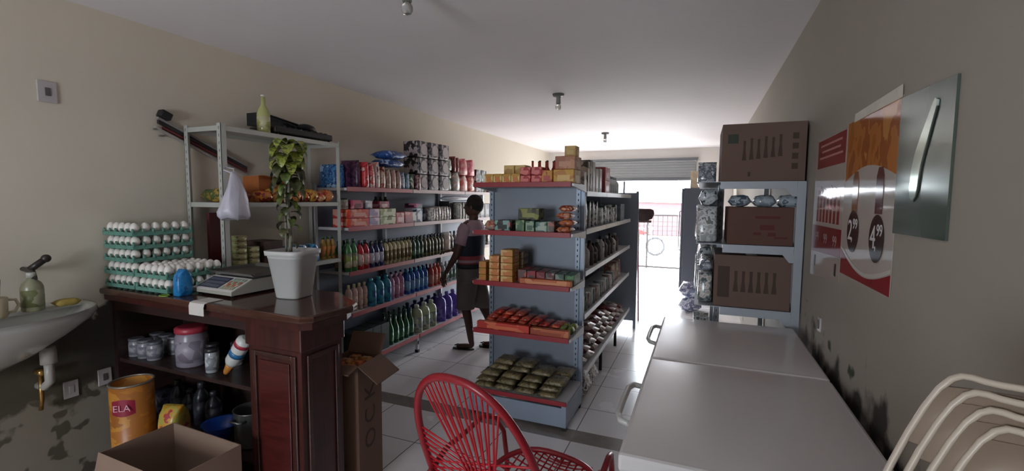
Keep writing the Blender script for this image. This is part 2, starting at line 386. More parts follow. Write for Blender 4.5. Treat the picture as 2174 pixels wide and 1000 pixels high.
def packet(name, d, w_, h, cols, loc, label, cat, group, rz=0.0, upright=False, seed=None, rough=0.3, scale=18, tilt=0.0, sub=6):
    """soft sealed packet; lying flat (pillow) or standing (soft box with a crimped top)"""
    sd = len(MESH) % 5 if seed is None else seed
    k = ('p', round(d,3), round(w_,3), round(h,3), tuple(cols), upright, sd, scale, sub)
    if k not in MESH:
        q = MB()
        if upright:
            n = 20; secs = ((0, .86, .86), (.04, 1, 1), (.3, 1, 1), (.62, .98, .96), (.82, .97, .8), (.93, .96, .4), (1, .98, .16)); rings = []
            for t, a, b_ in secs:
                rg = []
                for i in range(n):
                    an = 2*PI*i/n; c, s_ = math.cos(an), math.sin(an)
                    nn = noise.noise(Vector((c*1.3+sd*3, s_*1.3, t*2.5)))*(.10 if 0 < t < 1 else .03)
                    rg.append(q.b.verts.new((d/2*a*(1-abs(nn))*math.copysign(abs(c)**.45, c), w_/2*b_*(1+nn)*math.copysign(abs(s_)**.45, s_), h*t)))
                rings.append(rg)
            for a, b_ in zip(rings, rings[1:]):
                for i in range(n): q.b.faces.new([a[i], a[(i+1) % n], b_[(i+1) % n], b_[i]]).smooth = True
            q.b.faces.new(rings[0][::-1]); q.b.faces.new(rings[-1])
        else: q.pillow(d, w_, h, seed=sd*3.1, sub=sub, flat=0.3)
        me = q.mesh(name, printed(cols, scale, rough, seed=sd*0.7+len(MESH)*.11, kind='noise'))
        for ax, L_ in ((0, d), (1, w_), (2, h)):       # keep every packet inside its own d x w x h
            lo = min(v.co[ax] for v in me.vertices); hi = max(v.co[ax] for v in me.vertices); s_ = L_*.985/(hi-lo)
            for v in me.vertices: v.co[ax] = (v.co[ax]-lo)*s_ - (L_*.985/2 if ax < 2 else 0)
        MESH[k] = me
    o = obj(name, MESH[k], None, None, loc, rz); o.rotation_euler = (0, tilt, rz); return tag(o, label, cat, group)

# ============================================================ WALL SHELVING (left)
RED = mat('a85258', 0.45); GREYB = mat('858a98', 0.5, 0.1); WHT = mat('c9c9cc', 0.4, 0.1); REDD = mat('93232c', 0.42)
SY0, SY1 = 3.24, 6.75; BAY = [3.24, 4.25, 5.44, 6.75]
ws = thing('wall_shelving', 'long shelving unit with pink-red shelf edges standing along the left wall', 'shelving', (0, 0, 0))
obj('back_panel', MB().box(XL+0.02, XL+0.035, SY0, SY1, 0.12, 1.82), GREYB, ws)
for y in BAY:
    q = MB(); q.box(XL+0.035, XL+0.075, y-0.015, y+0.015, 0, 1.84)
    if y > SY0+.1: q.box(XL+0.075, -2.86, y-0.015, y+0.015, 0.09, 0.13); q.box(-2.89, -2.86, y-0.013, y+0.013, 0.0, 0.18)
    obj('upright', q, WHT, ws)
    if SY0+.1 < y: obj('foot_cap', MB().box(-2.895, -2.855, y-0.018, y+0.018, 0.0, 0.03), mat('1f2124', 0.6), ws)
LV = {1: (1.795, -2.91), 2: (1.435, -2.9), 3: (1.03, -2.9), 4: (0.655, -2.88), 5: (0.2, -2.84)}
for lv, (z, xf) in LV.items():
    for a, b_ in zip(BAY, BAY[1:]):
        sh = obj('shelf', MB().box(XL+0.076, xf-0.012, a+0.02, b_-0.02, z-0.025, z), WHT, ws)
        obj('price_rail', MB().box(xf-0.012, xf, a+0.006, b_-0.006, z-0.032, z+0.008, bev=0.002), RED if not (a > 4 and lv in (1, 2, 3)) else mat('b89c9a', 0.45), sh)
SN = {1: 'top wall shelf', 2: 'second wall shelf', 3: 'third wall shelf', 4: 'fourth wall shelf', 5: 'lowest wall shelf'}
def zl(lv): return LV[lv][0] + 0.001
# --- top shelf
def blk(kind, lv, x, y, dz, d, w_, h, cols, label, cat, group=None, **kw):
    fn = carton if kind == 'c' else packet
    nm = kw.pop('name', 'carton' if kind == 'c' else 'packet')
    return fn(nm, d, w_, h, cols, (x, y, zl(lv)+dz), label, cat, group, **kw)
for i, y in enumerate((3.30, 3.375)):
    blk('p', 1, -3.17, y, 0, .2, .07, .215, ['2f5f9a', '4f86bd', '2a4f8a', '9fc3dd'], f'{"left" if i == 0 else "right"} one of two blue wrapped packs behind the white rack post', 'packet', 'blue wrapped packs', name='blue_pack', rz=0, upright=True)
blk('p', 1, -3.05, 3.44, 0, .22, .06, .26, ['3d2338', '5b3150', '2c1a2b'], 'dark purple packet at the left end of the top wall shelf', 'packet', name='purple_packet', upright=True)
TP = [(3.52, .07, .25, ['c0353c', 'd8474a', 'a82a30', 'e3b0a8'], 'tall red packet beside the dark purple packet'),
      (3.60, .07, .235, ['c95a58', 'e08f8a', 'c04848', 'd8c9c0'], 'pinkish red packet second from the left among red packets'),
      (3.68, .07, .26, ['b8484e', 'd9a09c', 'c8c0b8', '8a3a44'], 'red and cream packet with pale top under blue packs'),
      (3.765, .07, .22, ['a8524c', 'd0b8a8', 'c7a27c', '7a3038'], 'brown red packet next to the cream topped packet'),
      (3.85, .075, .20, ['b09a86', 'a07e70', 'c9b9a0'], 'pale brown upright packet, left one under blue packs'),
      (3.935, .075, .20, ['ab937c', 'bd8f84', 'd0c0a4'], 'pale brown upright packet, middle one under blue packs'),
      (4.02, .075, .195, ['b08a84', 'b9a795', 'a56f6c'], 'pinkish brown upright packet, right one under blue packs')]
for y, w_, h, cols, lb in TP: blk('p', 1, -3.02, y, 0, .22, w_, h, cols, lb, 'packet', 'upright packets on the top wall shelf', name='food_packet', upright=True)
for i in range(2):
    blk('p', 1, -3.02, 3.96+.02*i, .2+.02+i*.088, .26, .30, .09, ['2a4a8c', '3a62a8', '24407a', 'a9bcd8'], ['lower', 'upper'][i] + ' blue pack lying on the pale brown packets', 'packet', 'blue packs lying on packets', name='blue_pack')
for i, (y, cols) in enumerate([(4.10, ['a9b4c4', '7f93b4', 'd2d6d8']), (4.185, ['c3ccd0', '8fa3bd', '5d7f73']), (4.27, ['c9cdbf', '4d6b54', 'd8d4c4'])]):
    blk('p', 1, -3.02, y, 0, .2, .075, .185-.004*i, cols, f'{ORD[i]} pale blue-white leaning packet left of the stacked rolls', 'packet', 'pale leaning packets', name='pale_packet', upright=True)
blk('p', 1, -3.0, 4.36, 0, .22, .07, .17, ['8c6a6c', '6e2c3a', 'a88c88'], 'maroon grey packet just left of the stacked roll packs', 'packet', name='maroon_packet', upright=True)
# toilet paper packs 3 x 3
ROLL = mat('cfc6c8', 0.8); WRAP = printed(['2a2628', '3a3234', '1c1a1c', 'b8acb0'], 26, 0.3)
q = MB(); q.box(-.105, .105, -.095, .095, 0, .184, bev=.012); q.mi = 1
q.tube([(.1, 0, .092), (.113, 0, .092)], .062, 18)
me_tp = q.mesh('roll_pack', [WRAP, ROLL])
for c in range(3):
    for r_ in range(3):
        o = obj('roll_pack', me_tp, None, None, (-3.06+.02*c, 4.53+.205*c, zl(1)+r_*.187)); tag(o, f'black and white roll pack, {["left","middle","right"][c]} column, {["bottom","middle","top"][r_]} of its stack', 'paper roll pack', 'stacked black roll packs')
XT = [(-3.04, 5.10, 0, .2, .13, .16, ['5d7a68', '8fa594', '3f5a4a'], 'green packet at the foot of the roll stack'), (-3.04, 5.10, .162, .2, .13, .10, ['8c8a66', '6a6c50'], 'olive packet lying on the green packet'),
      (-3.04, 5.11, .264, .2, .13, .14, ['97ab9c', 'b7c4b8', '5c7664'], 'pale green packet on top of the olive packet'),
      (-3.03, 5.27, 0, .22, .17, .25, ['d9cfc8', '9fb7b2', 'c8a69e', 'e4dfd8'], 'white and teal packet below the brown-red packets'),
      (-3.04, 5.24, .252, .2, .08, .20, ['7a2a2c', '9a4444', '5c1e20'], 'dark red packet, left one above the white and teal packet'), (-3.04, 5.325, .252, .2, .08, .19, ['8f3c38', 'ad6660', '6c2424'], 'dark red packet, right one above the white and teal packet')]
for x, y, dz, d, w_, h, cols, lb in XT: blk('p', 1, x, y, dz, d, w_, h, cols, lb, 'packet', name='food_packet', upright=True)
for i, (y, dz) in enumerate([(5.47, 0), (5.68, 0), (5.47, .222), (5.68, .222)]):
    blk('p', 1, -3.03, y, dz, .22, .2, .22, [['d8746a', 'e8a49a', 'f0cfc8'], ['d06a62', 'e59a8e', 'f4d8d0'], ['cf5f66', 'e08c8c', 'e8bab4'], ['cc4f5e', 'de7482', 'e9b0b4']][i], f'pink-red bagged pack, {["lower left", "lower right", "upper left", "upper right"][i]} of the block of four', 'packet', 'pink-red bagged packs', name='pink_pack', upright=True)
for i in range(4):
    blk('c', 1, -3.05, 5.93+.17*(i % 2), .0 if i < 2 else .162, .2, .16, .16, ['3a3a3a', '8b8c88', 'c9cac6', '4e544e'], f'grey and black wrapped pack, {["lower left","lower right","upper left","upper right"][i]} of four right of pink packs', 'packet', 'grey and black packs', name='grey_pack', scale=24)
blk('c', 1, -2.97, 6.3, 0, .16, .14, .12, ['d8d4d2', 'c0b8b4', 'b07c7c'], 'small white pack at the far end of the top wall shelf', 'packet')
# --- second shelf
for r_ in range(2):
    z0 = r_*.083
    for nm, y, w_, cols, lb in (('orange_red_box', 3.41, .26, ['c8402c', 'b8352c', 'd8704c', 'e0a090'], 'orange-red box at the left end'), ('pink_white_box', 3.62, .15, ['c9a4a8', 'd8c4cc', '9a8cac'], 'pink and lilac box right of the orange-red boxes'), ('green_box', 3.83, .25, ['8f9a62', 'a7ae78', '6c7a44', 'c9cda8'], 'yellow-green box in the middle')):
        blk('c', 2, -3.02, y, z0, .2, w_, .081, cols, f'{lb}, {["lower", "upper"][r_]} one on the second wall shelf', 'box', 'flat boxes in pairs on the second shelf', name=nm)
blk('c', 2, -3.02, 4.03, 0, .2, .14, .12, ['a83c44', 'c9777a', 'd8b0ac'], 'red and white box left of the other red box, second wall shelf', 'box', name='red_box')
blk('c', 2, -3.02, 4.185, 0, .2, .14, .125, ['b0383c', 'cf8a84', '8a2434'], 'red box with pale edge right of the red and white box', 'box', name='red_box')
blk('c', 2, -3.02, 3.42, .168, .15, .13, .08, ['b04a64', 'cc8a94', '6c2434'], 'magenta and pink small box on top of the orange-red boxes', 'box', name='magenta_box')
blk('c', 2, -3.02, 3.575, .168, .15, .09, .075, ['c8c4cc', '8a8c94', 'e0dcdc'], 'small white box on top of the lilac boxes', 'box', name='small_white_box')
blk('c', 2, -3.04, 3.83, .168, .15, .15, .07, ['a8405a', '7a2438', 'd8a8ac'], 'dark pink box lying on the yellow-green boxes', 'box', name='dark_pink_box')
bottle('jar', 'jar', .1, .035, 'c9c4be', ['b8b0a8', 'd8d4cc'], '2c4a34', (-3.0, 3.30, zl(2)+.167), 'small white jar with green lid at the left end of second wall shelf', 'jar', None)
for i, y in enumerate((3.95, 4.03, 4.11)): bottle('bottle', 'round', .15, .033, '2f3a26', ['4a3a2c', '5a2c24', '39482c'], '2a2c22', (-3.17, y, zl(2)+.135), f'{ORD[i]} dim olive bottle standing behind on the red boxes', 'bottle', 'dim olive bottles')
for y in (): pass
obj_ = None
for i, y in enumerate((3.94, 4.06, 4.18)):
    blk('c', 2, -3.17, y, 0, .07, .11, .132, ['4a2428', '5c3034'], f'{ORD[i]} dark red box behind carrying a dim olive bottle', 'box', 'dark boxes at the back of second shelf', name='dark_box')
blk('c', 2, -3.02, 4.32, 0, .15, .09, .12, ['d0d0c8', '3c4c44', 'd8d8d0'], 'white box with a dark spot beside the red box', 'box', name='white_box')
blk('c', 2, -3.03, 4.43, 0, .16, .12, .16, ['7a9aa8', 'b8ccd8', '2c3c5c', 'd8dce4'], 'pale blue box under the magenta one on second wall shelf', 'box', name='pale_blue_box')
blk('c', 2, -3.03, 4.43, .162, .16, .12, .05, ['a83a6a', 'c87a94', '2a1c24'], 'magenta box lying on the pale blue box', 'box', name='magenta_box')
for i, y in enumerate((4.53, 4.60)): bottle('bottle', 'squeeze', .19-.02*i, .034, '26304a', ['8a94a0', '2c3c5a'], '16181f', (-3.0, y, zl(2)), f'{["left", "right"][i]} dark blue bottle between pale blue box and cream packets', 'bottle', 'dark blue bottles', rz=0)
for i in range(7):
    blk('p', 2, -3.0, 4.69+.062*i, 0, .18, .055, .165+.006*(i % 3), ['d3cbc4', 'a39a96', 'e4dcd4', '8e8684'], f'{ORD[i]} cream upright packet from the left in the row of seven', 'packet', 'cream upright packets', name='cream_packet', upright=True, seed=i % 3)
for i in range(6):
    blk('p', 2, -2.99, 5.30+.078*i, 0, .2, .07, .225+.005*(i % 2), ['d2d0c6', 'a3a39a', 'bcbcae', '8c8e84'], f'{ORD[i]} grey-cream tall packet from the left below the white bundle', 'packet', 'tall grey-cream packets', name='tall_packet', upright=True, seed=i % 2)
packet('white_bundle', .22, .72, .07, ['eceaf0', 'dcdce4', 'f4f4f8'], (-3.0, 5.42, zl(2)+.24), 'bright white plastic bundle lying on the tall grey-cream packets', 'bundle', None, seed=2)
blk('c', 2, -3.05, 5.19, 0, .15, .11, .238, ['1e1b1d', '2a2628'], 'black block propping the left end of the white bundle', 'box', name='gap_block')  # black gap between the packet rows, built as a solid block
for i in range(5):
    blk('c', 2, -3.03, 5.87+.16*i, 0, .18, .15, .2, ['5a4c48', '8c8480', '3a3234'], f'{ORD[i]} grey-brown box behind the person\'s head, second wall shelf', 'box', 'grey-brown boxes', name='dim_box')
# --- third shelf: bottles
def rowb(lv, y0, n, step, shape, h, r, cb, cl, cc, desc, x=-2.97, name='bottle', cat='bottle', jit=.003, rz=PI/2, group=None):
    for i in range(n):
        hh = h
        bottle(name, shape, hh, r, cb, cl, cc, (x + R_.uniform(-jit, jit), y0+i*step, zl(lv)), (f'{ORD[i]} ' if n > 1 else '') + f'{desc}' + (' from the left' if n > 1 else '') + f', {SN[lv]}', cat, group or desc, rz=rz)
rowb(3, 3.30, 2, .075, 'round', .30, .034, '3b7a3e', ['c8702c', '8a9a4a', 'd8d0b8', '7a7466'], '1f4a28', 'green bottle with orange label')
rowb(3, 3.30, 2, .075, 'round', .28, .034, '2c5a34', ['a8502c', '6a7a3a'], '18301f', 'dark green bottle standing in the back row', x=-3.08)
rowb(3, 3.455, 2, .08, 'round', .275, .037, 'b82432', ['c4303a', 'd8c4b8', '9c1c28'], '2c2430', 'bright red bottle')
rowb(3, 3.62, 3, .072, 'round', .25, .033, '2a2a5c', ['3a3468', 'c9c8d4', '241f44'], '202430', 'purple-blue bottle with white marks')
rowb(3, 3.835, 7, .068, 'squeeze', .255, .036, 'b9ae84', ['c9be94', '6a5c34', 'a89a64'], '3b4232', 'cream squeeze bottle with dark cap')
rowb(3, 4.32, 3, .075, 'round', .25, .034, '2c4a34', ['1f3a2c', '6a8a6c'], '1c2a24', 'dark green bottle right of the cream ones')
rowb(3, 4.55, 6, .075, 'round', .25, .034, '54502f', ['8c8450', '3a3a28', 'b0a878'], '23283a', 'olive bottle with blue-black cap')
bottle('jar', 'jar', .25, .06, 'cdbdb0', ['c2aea0', '9c948c', 'd8ccc0'], 'd8d2ca', (-2.98, 5.05, zl(3)), 'big white jar standing between olive and grey bottles', 'jar', None)
rowb(3, 5.16, 12, .095, 'round', .26, .038, '9c9690', ['c8c4bc', '4a4846', '8a8682'], '565a68', 'grey-white bottle with chequered label')
for a, n in ((3.62, 16), (4.84, 8)):
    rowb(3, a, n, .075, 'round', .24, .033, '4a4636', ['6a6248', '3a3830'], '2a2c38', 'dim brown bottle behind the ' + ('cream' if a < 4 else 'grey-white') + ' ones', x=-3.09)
# --- fourth shelf
rowb(4, 3.30, 4, .07, 'squeeze', .25, .036, 'c9a9a0', ['b07078', 'd8c0a8', 'a85c64'], 'd8cc9c', 'pink bottle with yellowish cap')
rowb(4, 3.60, 3, .115, 'jug', .27, .062, '2c7f9c', ['2a5f9c', '3a9ab0', '1f4a80'], '3f9fb0', 'large teal-blue bottle')
rowb(4, 3.92, 3, .085, 'squeeze', .26, .042, 'b07a9c', ['9c4470', 'c9a0b8', '6c2a54'], 'c88aa8', 'pinkish lilac bottle')
rowb(4, 4.20, 5, .088, 'squeeze', .27, .043, '2b5fae', ['2c4a94', '7ab0d4', '1f3a7c'], '3fa0c4', 'blue bottle with light blue cap')
rowb(4, 4.68, 3, .085, 'squeeze', .27, .04, 'c44a3c', ['8f6a5c', 'd88c78', 'a8302c'], 'c03830', 'orange-red bottle')
rowb(4, 4.95, 5, .09, 'squeeze', .26, .04, 'a9b4b4', ['d0d4d0', '5a7a6c', '8c9a9c'], 'c4c8c4', 'pale grey-green bottle')
rowb(4, 5.42, 8, .10, 'round', .25, .04, '34383f', ['8a4a6c', '2c3038', 'b0b4b8'], '1f2228', 'dark bottle')
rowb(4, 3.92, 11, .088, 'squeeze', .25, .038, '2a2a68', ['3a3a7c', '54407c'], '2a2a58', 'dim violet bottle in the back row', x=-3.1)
# --- lowest shelf
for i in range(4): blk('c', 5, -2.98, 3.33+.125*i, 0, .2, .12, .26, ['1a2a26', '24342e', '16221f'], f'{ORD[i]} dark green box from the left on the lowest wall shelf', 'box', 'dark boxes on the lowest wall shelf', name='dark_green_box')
for dy, x, wd in ((0, -2.93, 'front'), (.045, -3.04, 'back')):
    for i in range(5): bottle('glass_bottle', 'glass', .31, .04, '1f5a3c', ['2c7048', '9ab8a0', '184a30'], '22482f', (x, 3.84+.09*i+dy, zl(5)), f'{ORD[i]} dark green glass bottle from the left, {wd} row of the lowest shelf', 'bottle', 'green glass bottles', rough=.12)
rowb(5, 4.34, 3, .15, 'jug', .31, .072, 'b9c2a0', ['8c94a0', 'd4d8c8', '9aa884'], 'd0d4c4', 'pale green-white jug', x=-2.94, name='jug', cat='jug')
rowb(5, 4.86, 3, .15, 'jug', .34, .072, '6a54b4', ['5a48a8', '8a74c8', '4a3a90'], '8a78c4', 'purple jug', x=-2.94, name='jug', cat='jug')
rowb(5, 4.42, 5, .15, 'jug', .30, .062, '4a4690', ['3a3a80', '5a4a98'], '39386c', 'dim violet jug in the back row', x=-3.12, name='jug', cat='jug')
for i in range(6):
    blk('p', 5, -2.95, 5.32+.145*(i % 4) + (.07 if i > 3 else 0), 0 if i < 4 else .125, .2, .14, .13, ['c9b8a0', 'd8ccb8', 'a08a6c', 'b8a890'], f'{ORD[i]} beige packet of the small heap right of the purple jugs', 'packet', 'beige packets', name='beige_packet', seed=i)

# ============================================================ GONDOLA
GP = mat('858c98', 0.45, 0.15); GPE = mat('8f9bab', 0.4, 0.3); GW = mat('d2d4d6', 0.35, 0.1); BLK = mat('17181a', 0.6)
GX0, GX1, GYE, GF = -1.70, -0.90, 3.66, 3.20
gd = thing('gondola', 'free-standing grey shelving gondola with red end shelves between the two aisles', 'shelving', (0, 0, 0))
def slotted(x0, x1, y0, y1, z0, z1):
    q = MB(); q.box(x0, x1, y0, y1, z0, z1)
    q.mi = 1; z = z0+.05
    while z < z1-.05: q.box((x0+x1)/2-.004, (x0+x1)/2+.004, y0-.0008, y0, z, z+.018); z += .045
    return q
for x in (GX0, GX1-.035): obj('end_upright', slotted(x, x+.035, GYE-.03, GYE+.02, .02, 1.83), [GPE, BLK], gd)
obj('end_panel', MB().box(GX0+.036, GX1-.036, GYE-.012, GYE+.002, .12, 1.82), GP, gd)
obj('side_post', MB().box(GX1-.0, GX1+.03, GYE-.015, GYE+.03, 0, 1.81), GPE, gd)
EZ = {1: 1.82, 2: 1.455, 3: 1.062, 4: .68, 5: .215}
for lv, z in EZ.items():
    dy = {1: 0, 2: 0, 3: 0, 4: 0, 5: -.03}[lv]
    q = MB(); q.box(GX0+.06, GX1+.03, GF+.012+dy, GYE-.032, z-.025, z)
    sh = obj('end_shelf', q, WHT, gd)
    q = MB(); q.box(GX0+.06-.001, GX1+.035, GF+dy, GF+.011+dy, z-.027, z+.010 if lv != 5 else z+.006, bev=.002); obj('red_lip', q, REDD, sh, label='red front lip')
    if lv != 5:
        for x in (GX0+.045, GX1+.036):
            obj('bracket', MB().prism([(GYE-.032, z-.06), (GYE-.032, z-.001), (GF+.02, z-.001), (GF+.02, z-.02)], x, x+.012, 'x'), WHT, sh)
q = MB()
for x in (GX0+.04, GX1+.0): q.box(x, x+.035, GF-.03, GYE-.031, .03, .19)
q.box(GX0+.076, GX1-.001, GF-.028, GF-.01, .03, .175); obj('base_plinth', q, GPE, gd)
q = MB()
for x in (GX0+.05, GX1+.005):
    for y in (GF-.02, GYE-.06): q.box(x, x+.03, y, y+.03, 0, .03)
obj('foot', q, BLK, gd)
obj('spine_panel', MB().box(-1.285, -1.27, GYE+.025, 6.18, .12, 1.79), mat('5c6478', 0.5, .1), gd)
GB = [3.69, 4.52, 5.36, 6.18]
SZ = {1: 1.765, 2: 1.455, 3: 1.11, 4: .75, 5: .28}
for y in GB: obj('spine_upright', MB().box(-1.30, -1.255, y-.018, y+.018, 0, 1.80), GPE, gd)
for lv, z in SZ.items():
    for a, b_ in zip(GB, GB[1:]):
        sh = obj('shelf', MB().box(-1.25, -.872 if lv < 5 else -.852, a+.012, b_-.012, z-.022, z), WHT, gd)
        obj('price_rail', MB().box(-.872 if lv < 5 else -.852, -.860 if lv < 5 else -.84, a+.004, b_-.004, z-.034, z+.008, bev=.002), GW, sh)
        sh = obj('shelf', MB().box(-1.69, -1.305, a+.012, b_-.012, z-.022, z), WHT, gd)
for y in (4.52, 5.36): 
    obj('leg', MB().box(-.90, -.872, y-.012, y+.012, 0, .245).box(-1.25, -.90, y-.012, y+.012, .2, .245), BLK, gd)
obj('far_end_panel', MB().box(-1.70, -.80, 6.21, 6.225, .1, 1.80), mat('9098a6', .5), gd)
q = MB(); q.box(-.80, -.765, 6.2, 6.24, 0, 1.82); q.box(-1.735, -1.70, 6.2, 6.24, 0, 1.82); obj('far_upright', q, GPE, gd)
# --- things on the end shelves
def eb(kind, lv, x, y, dz, w_, d, h, cols, label, cat, group=None, **kw):
    fn = carton if kind == 'c' else packet; nm = kw.pop('name', 'box' if kind == 'c' else 'packet')
    return fn(nm, w_, d, h, cols, (x, y, EZ[lv]+.001+dz), label, cat, group, **kw)
YEL = ['d8b858', 'e2cc84', 'c09038', 'cf7a3c']
for i in range(4): eb('c', 1, -1.535+.074*i, 3.33, 0, .07, .15, .075, YEL, f'{ORD[i]} small yellow box from the left in the front row atop gondola', 'box', 'small yellow boxes', name='yellow_box', scale=24)
for c in range(2):
    for r_ in range(2): eb('c', 1, -1.44+.095*c, 3.50, r_*.077 + .0, .09, .13, .075, ['c8a860', 'd8bc78', 'b89048'], f'{"lower" if r_ == 0 else "upper"} beige-yellow box, {["left", "right"][c]} column behind the small yellow boxes', 'box', 'beige-yellow boxes', name='beige_box', scale=24)
for i in range(2):
    for r_ in range(2): eb('c', 1, -1.235+.088*i, 3.34, r_*.062, .084, .16, .06, ['b03038', '8c1c28', 'd8746c'], f'{["lower","upper"][r_]} red box, {["left","right"][i]} column right of the yellow boxes', 'box', 'red boxes on top', name='red_box', scale=24)
for i in range(9):
    bottle('sauce_bottle', 'glass', .19, .026, 'a03026', ['b83a2c', 'd8a048', '8a2420'], '15171a', (-1.27+.062*i if i < 5 else -1.24+.062*(i-5), 3.52 if i < 5 else 3.59, EZ[1]+.001), f'{ORD[i if i < 5 else i-5]} red sauce bottle with black cap, {"front" if i < 5 else "back"} row atop gondola', 'bottle', 'red sauce bottles')
eb('c', 1, -1.06, 3.33, 0, .083, .17, .095, ['d0a040', 'c88a34', 'b03c30'], 'yellow carton with red edge in the middle of the top end shelf', 'carton', name='yellow_carton', scale=20)
eb('c', 1, -.935, 3.35, 0, .155, .2, .10, ['cc9c3c', 'c0803c', 'd8b060'], 'wide yellow-orange carton under the reddish carton', 'carton', name='wide_carton', scale=20)
eb('c', 1, -.93, 3.36, .102, .15, .19, .095, ['b07858', 'a86850', 'c08c68'], 'reddish brown carton between two yellow cartons', 'carton', name='brown_carton', scale=20)
eb('c', 1, -.905, 3.36, .199, .085, .1, .075, ['b89450', 'a8843c', 'c8a860'], 'small mustard box topmost of the carton stack', 'box', name='mustard_box')
# second end shelf
L2 = [('p', -1.53, .10, .085, ['a85c48', 'c98c7c', '8a9a88'], 'small salmon packet at the left end of second end shelf'), ('c', -1.42, .13, .085, ['4a3c3c', 'c07c78', '8ab0a8', '2c2c2c'], 'dark box with pink and teal pictures'),
      ('c', -1.275, .07, .09, ['6a8a5c', '9ab088', '4a6a4c'], 'pale green box left of the centre'), ('c', -1.195, .07, .085, ['5c8068', '9ab094', '3a5a4c'], 'blue-green box right of the pale green one'),
      ('c', -1.105, .09, .08, ['6c8a80', '4a6a64', 'a8b8a8'], 'grey-green box near the centre'), ('c', -1.03, .055, .085, ['a86c60', '7a8a78', '5c4440'], 'brown and green box left of the orange packets')]
for kd, x, w_, h, cols, lb in L2: eb(kd, 2, x, 3.34, 0, w_, .16, h, cols, lb + (' on the second end shelf' if 'shelf' not in lb else ''), 'packet' if kd == 'p' else 'box', name='snack_box', scale=26)
eb('c', 2, -1.22, 3.36, .092, .17, .12, .085, ['5c5c38', '3c3c2c', '8a8c44'], 'dark olive box lying on the green boxes', 'box', name='olive_box', scale=22)
for i in range(4): eb('p', 2, -.935+.012*(i % 2), 3.33+.02*(i % 2), .052*i, .115, .16, .05, ['b05a3c', 'c87c50', '8a3c2c', 'd8a07c'], f'orange-brown packet, {["bottom", "second", "third", "top"][i]} of the small pile right on second end shelf', 'packet', 'orange-brown packets', name='orange_packet', seed=i)
# third end shelf: tan box stacks
ST = [(-1.575, 3.30, .062, 3, 'leftmost'), (-1.475, 3.30, .085, 4, 'middle'), (-1.37, 3.30, .10, 5, 'right')]
for x, y, w_, n, wd in ST:
    for k in range(n): eb('c', 3, x, y, k*.051, w_, .14, .049, ['c99a54', 'd8b478', 'b8843c', 'c87c48'], f'tan snack box, {ORD[k]} from the bottom of the {wd} stack on the third end shelf', 'box', f'tan boxes of the {wd} stack', name='tan_box', scale=24)
for k in range(4): eb('c', 3, -1.37, 3.48, k*.056, .13, .13, .054, ['6a5a44', '8a7454'], f'dull brown box, {ORD[k]} from the bottom behind the tan stacks', 'box', 'dull brown boxes', name='brown_box')
for i in range(6):
    eb('c', 3, -1.265+.075*i, 3.39, 0, .07, .2, .10 - .004*i, [['8c3038', 'c05c58', '6a5450'], ['94343c', 'a8605c', '4a4a44'], ['7a3038', '8a7a78', 'a04c4c'], ['6a3c40', '5c6a64', 'a08c88'], ['506a60', '4a5a54', '8a9a8c'], ['3f6a48', '5c8a5c', '2c4c38']][i], f'{ORD[i]} upright packet box from the left in the row right of tan stacks', 'box', 'upright boxes on third end shelf', name='upright_box', scale=26)
eb('c', 3, -1.06, 3.25, 0, .40, .05, .045, ['c0683c', 'b05030', 'd89060'], 'long low orange display tray along the front of the third end shelf', 'tray', name='display_tray', scale=14)
# fourth end shelf: red packet heap
n_ = 0
for row, (n, z0) in enumerate(((7, 0), (7, .036), (5, .07), (3, .10))):
    for i in range(n):
        w_ = .60/7
        eb('p', 4, -1.59+.035*row+(w_+.006)*i, 3.40+.02*(row % 2), z0, .084, .22, .034, [['b03428', 'c8503c', '8a2420'], ['a82c24', 'd07050', 'b84034'], ['9c3028', 'b85c48', '7a2018']][(i+row) % 3], f'{ORD[i]} red packet from the left in {["the bottom", "the second", "the third", "the top"][row]} layer of the heap, fourth end shelf', 'packet', 'red packets in a heap', name='red_packet', rz=R_.uniform(-.03, .03), seed=(i+row) % 3, sub=5)
eb('c', 4, -1.40, 3.25, .0, .44, .05, .06, ['c84030', 'b03428', 'd8704c'], 'long red tray along the left front of the fourth end shelf', 'tray', name='display_tray', scale=12)
eb('c', 4, -1.02, 3.25, .0, .30, .05, .055, ['b8603c', 'c87c50', 'a04830'], 'orange-brown tray right of the long red tray', 'tray', name='display_tray', scale=12)
for i in range(4): eb('p', 4, -.948+.058*(i % 2), 3.36+.1*(i//2), 0, .05, .085, .06, ['5c7a34', '8a8c44', '6c4c2c'], f'{ORD[i]} small olive green packet at the right end of the fourth end shelf', 'packet', 'olive green packets', name='green_packet', seed=i, sub=5)
# lowest end shelf: bean bags
k = 0
for row, (n, z0, x0) in enumerate(((4, 0, -1.555), (4, .046, -1.535), (4, .092, -1.50), (3, .138, -1.44), (2, .184, -1.40))):
    for i in range(n):
        for j in range(2 if row < 3 else 1):
            eb('p', 5, x0+.176*i, 3.275+.19*j+(.06 if row > 2 else .01*row), z0, .162, .182, .045, [['6c5e40', '827450', '4c4230'], ['78684a', '5c523a', '8c8060'], ['685a40', '7c7254', '463e2e']][(i+row+j) % 3], f'brown bean bag, {ORD[i]} from left, {["lowest", "second", "third", "fourth", "top"][row]} layer, {"front" if j == 0 else "rear"} row of the heap', 'bag', 'brown bean bags', name='bean_bag', rz=R_.uniform(-.05, .05), seed=(i*2+row) % 5, sub=9, rough=.35, scale=34)
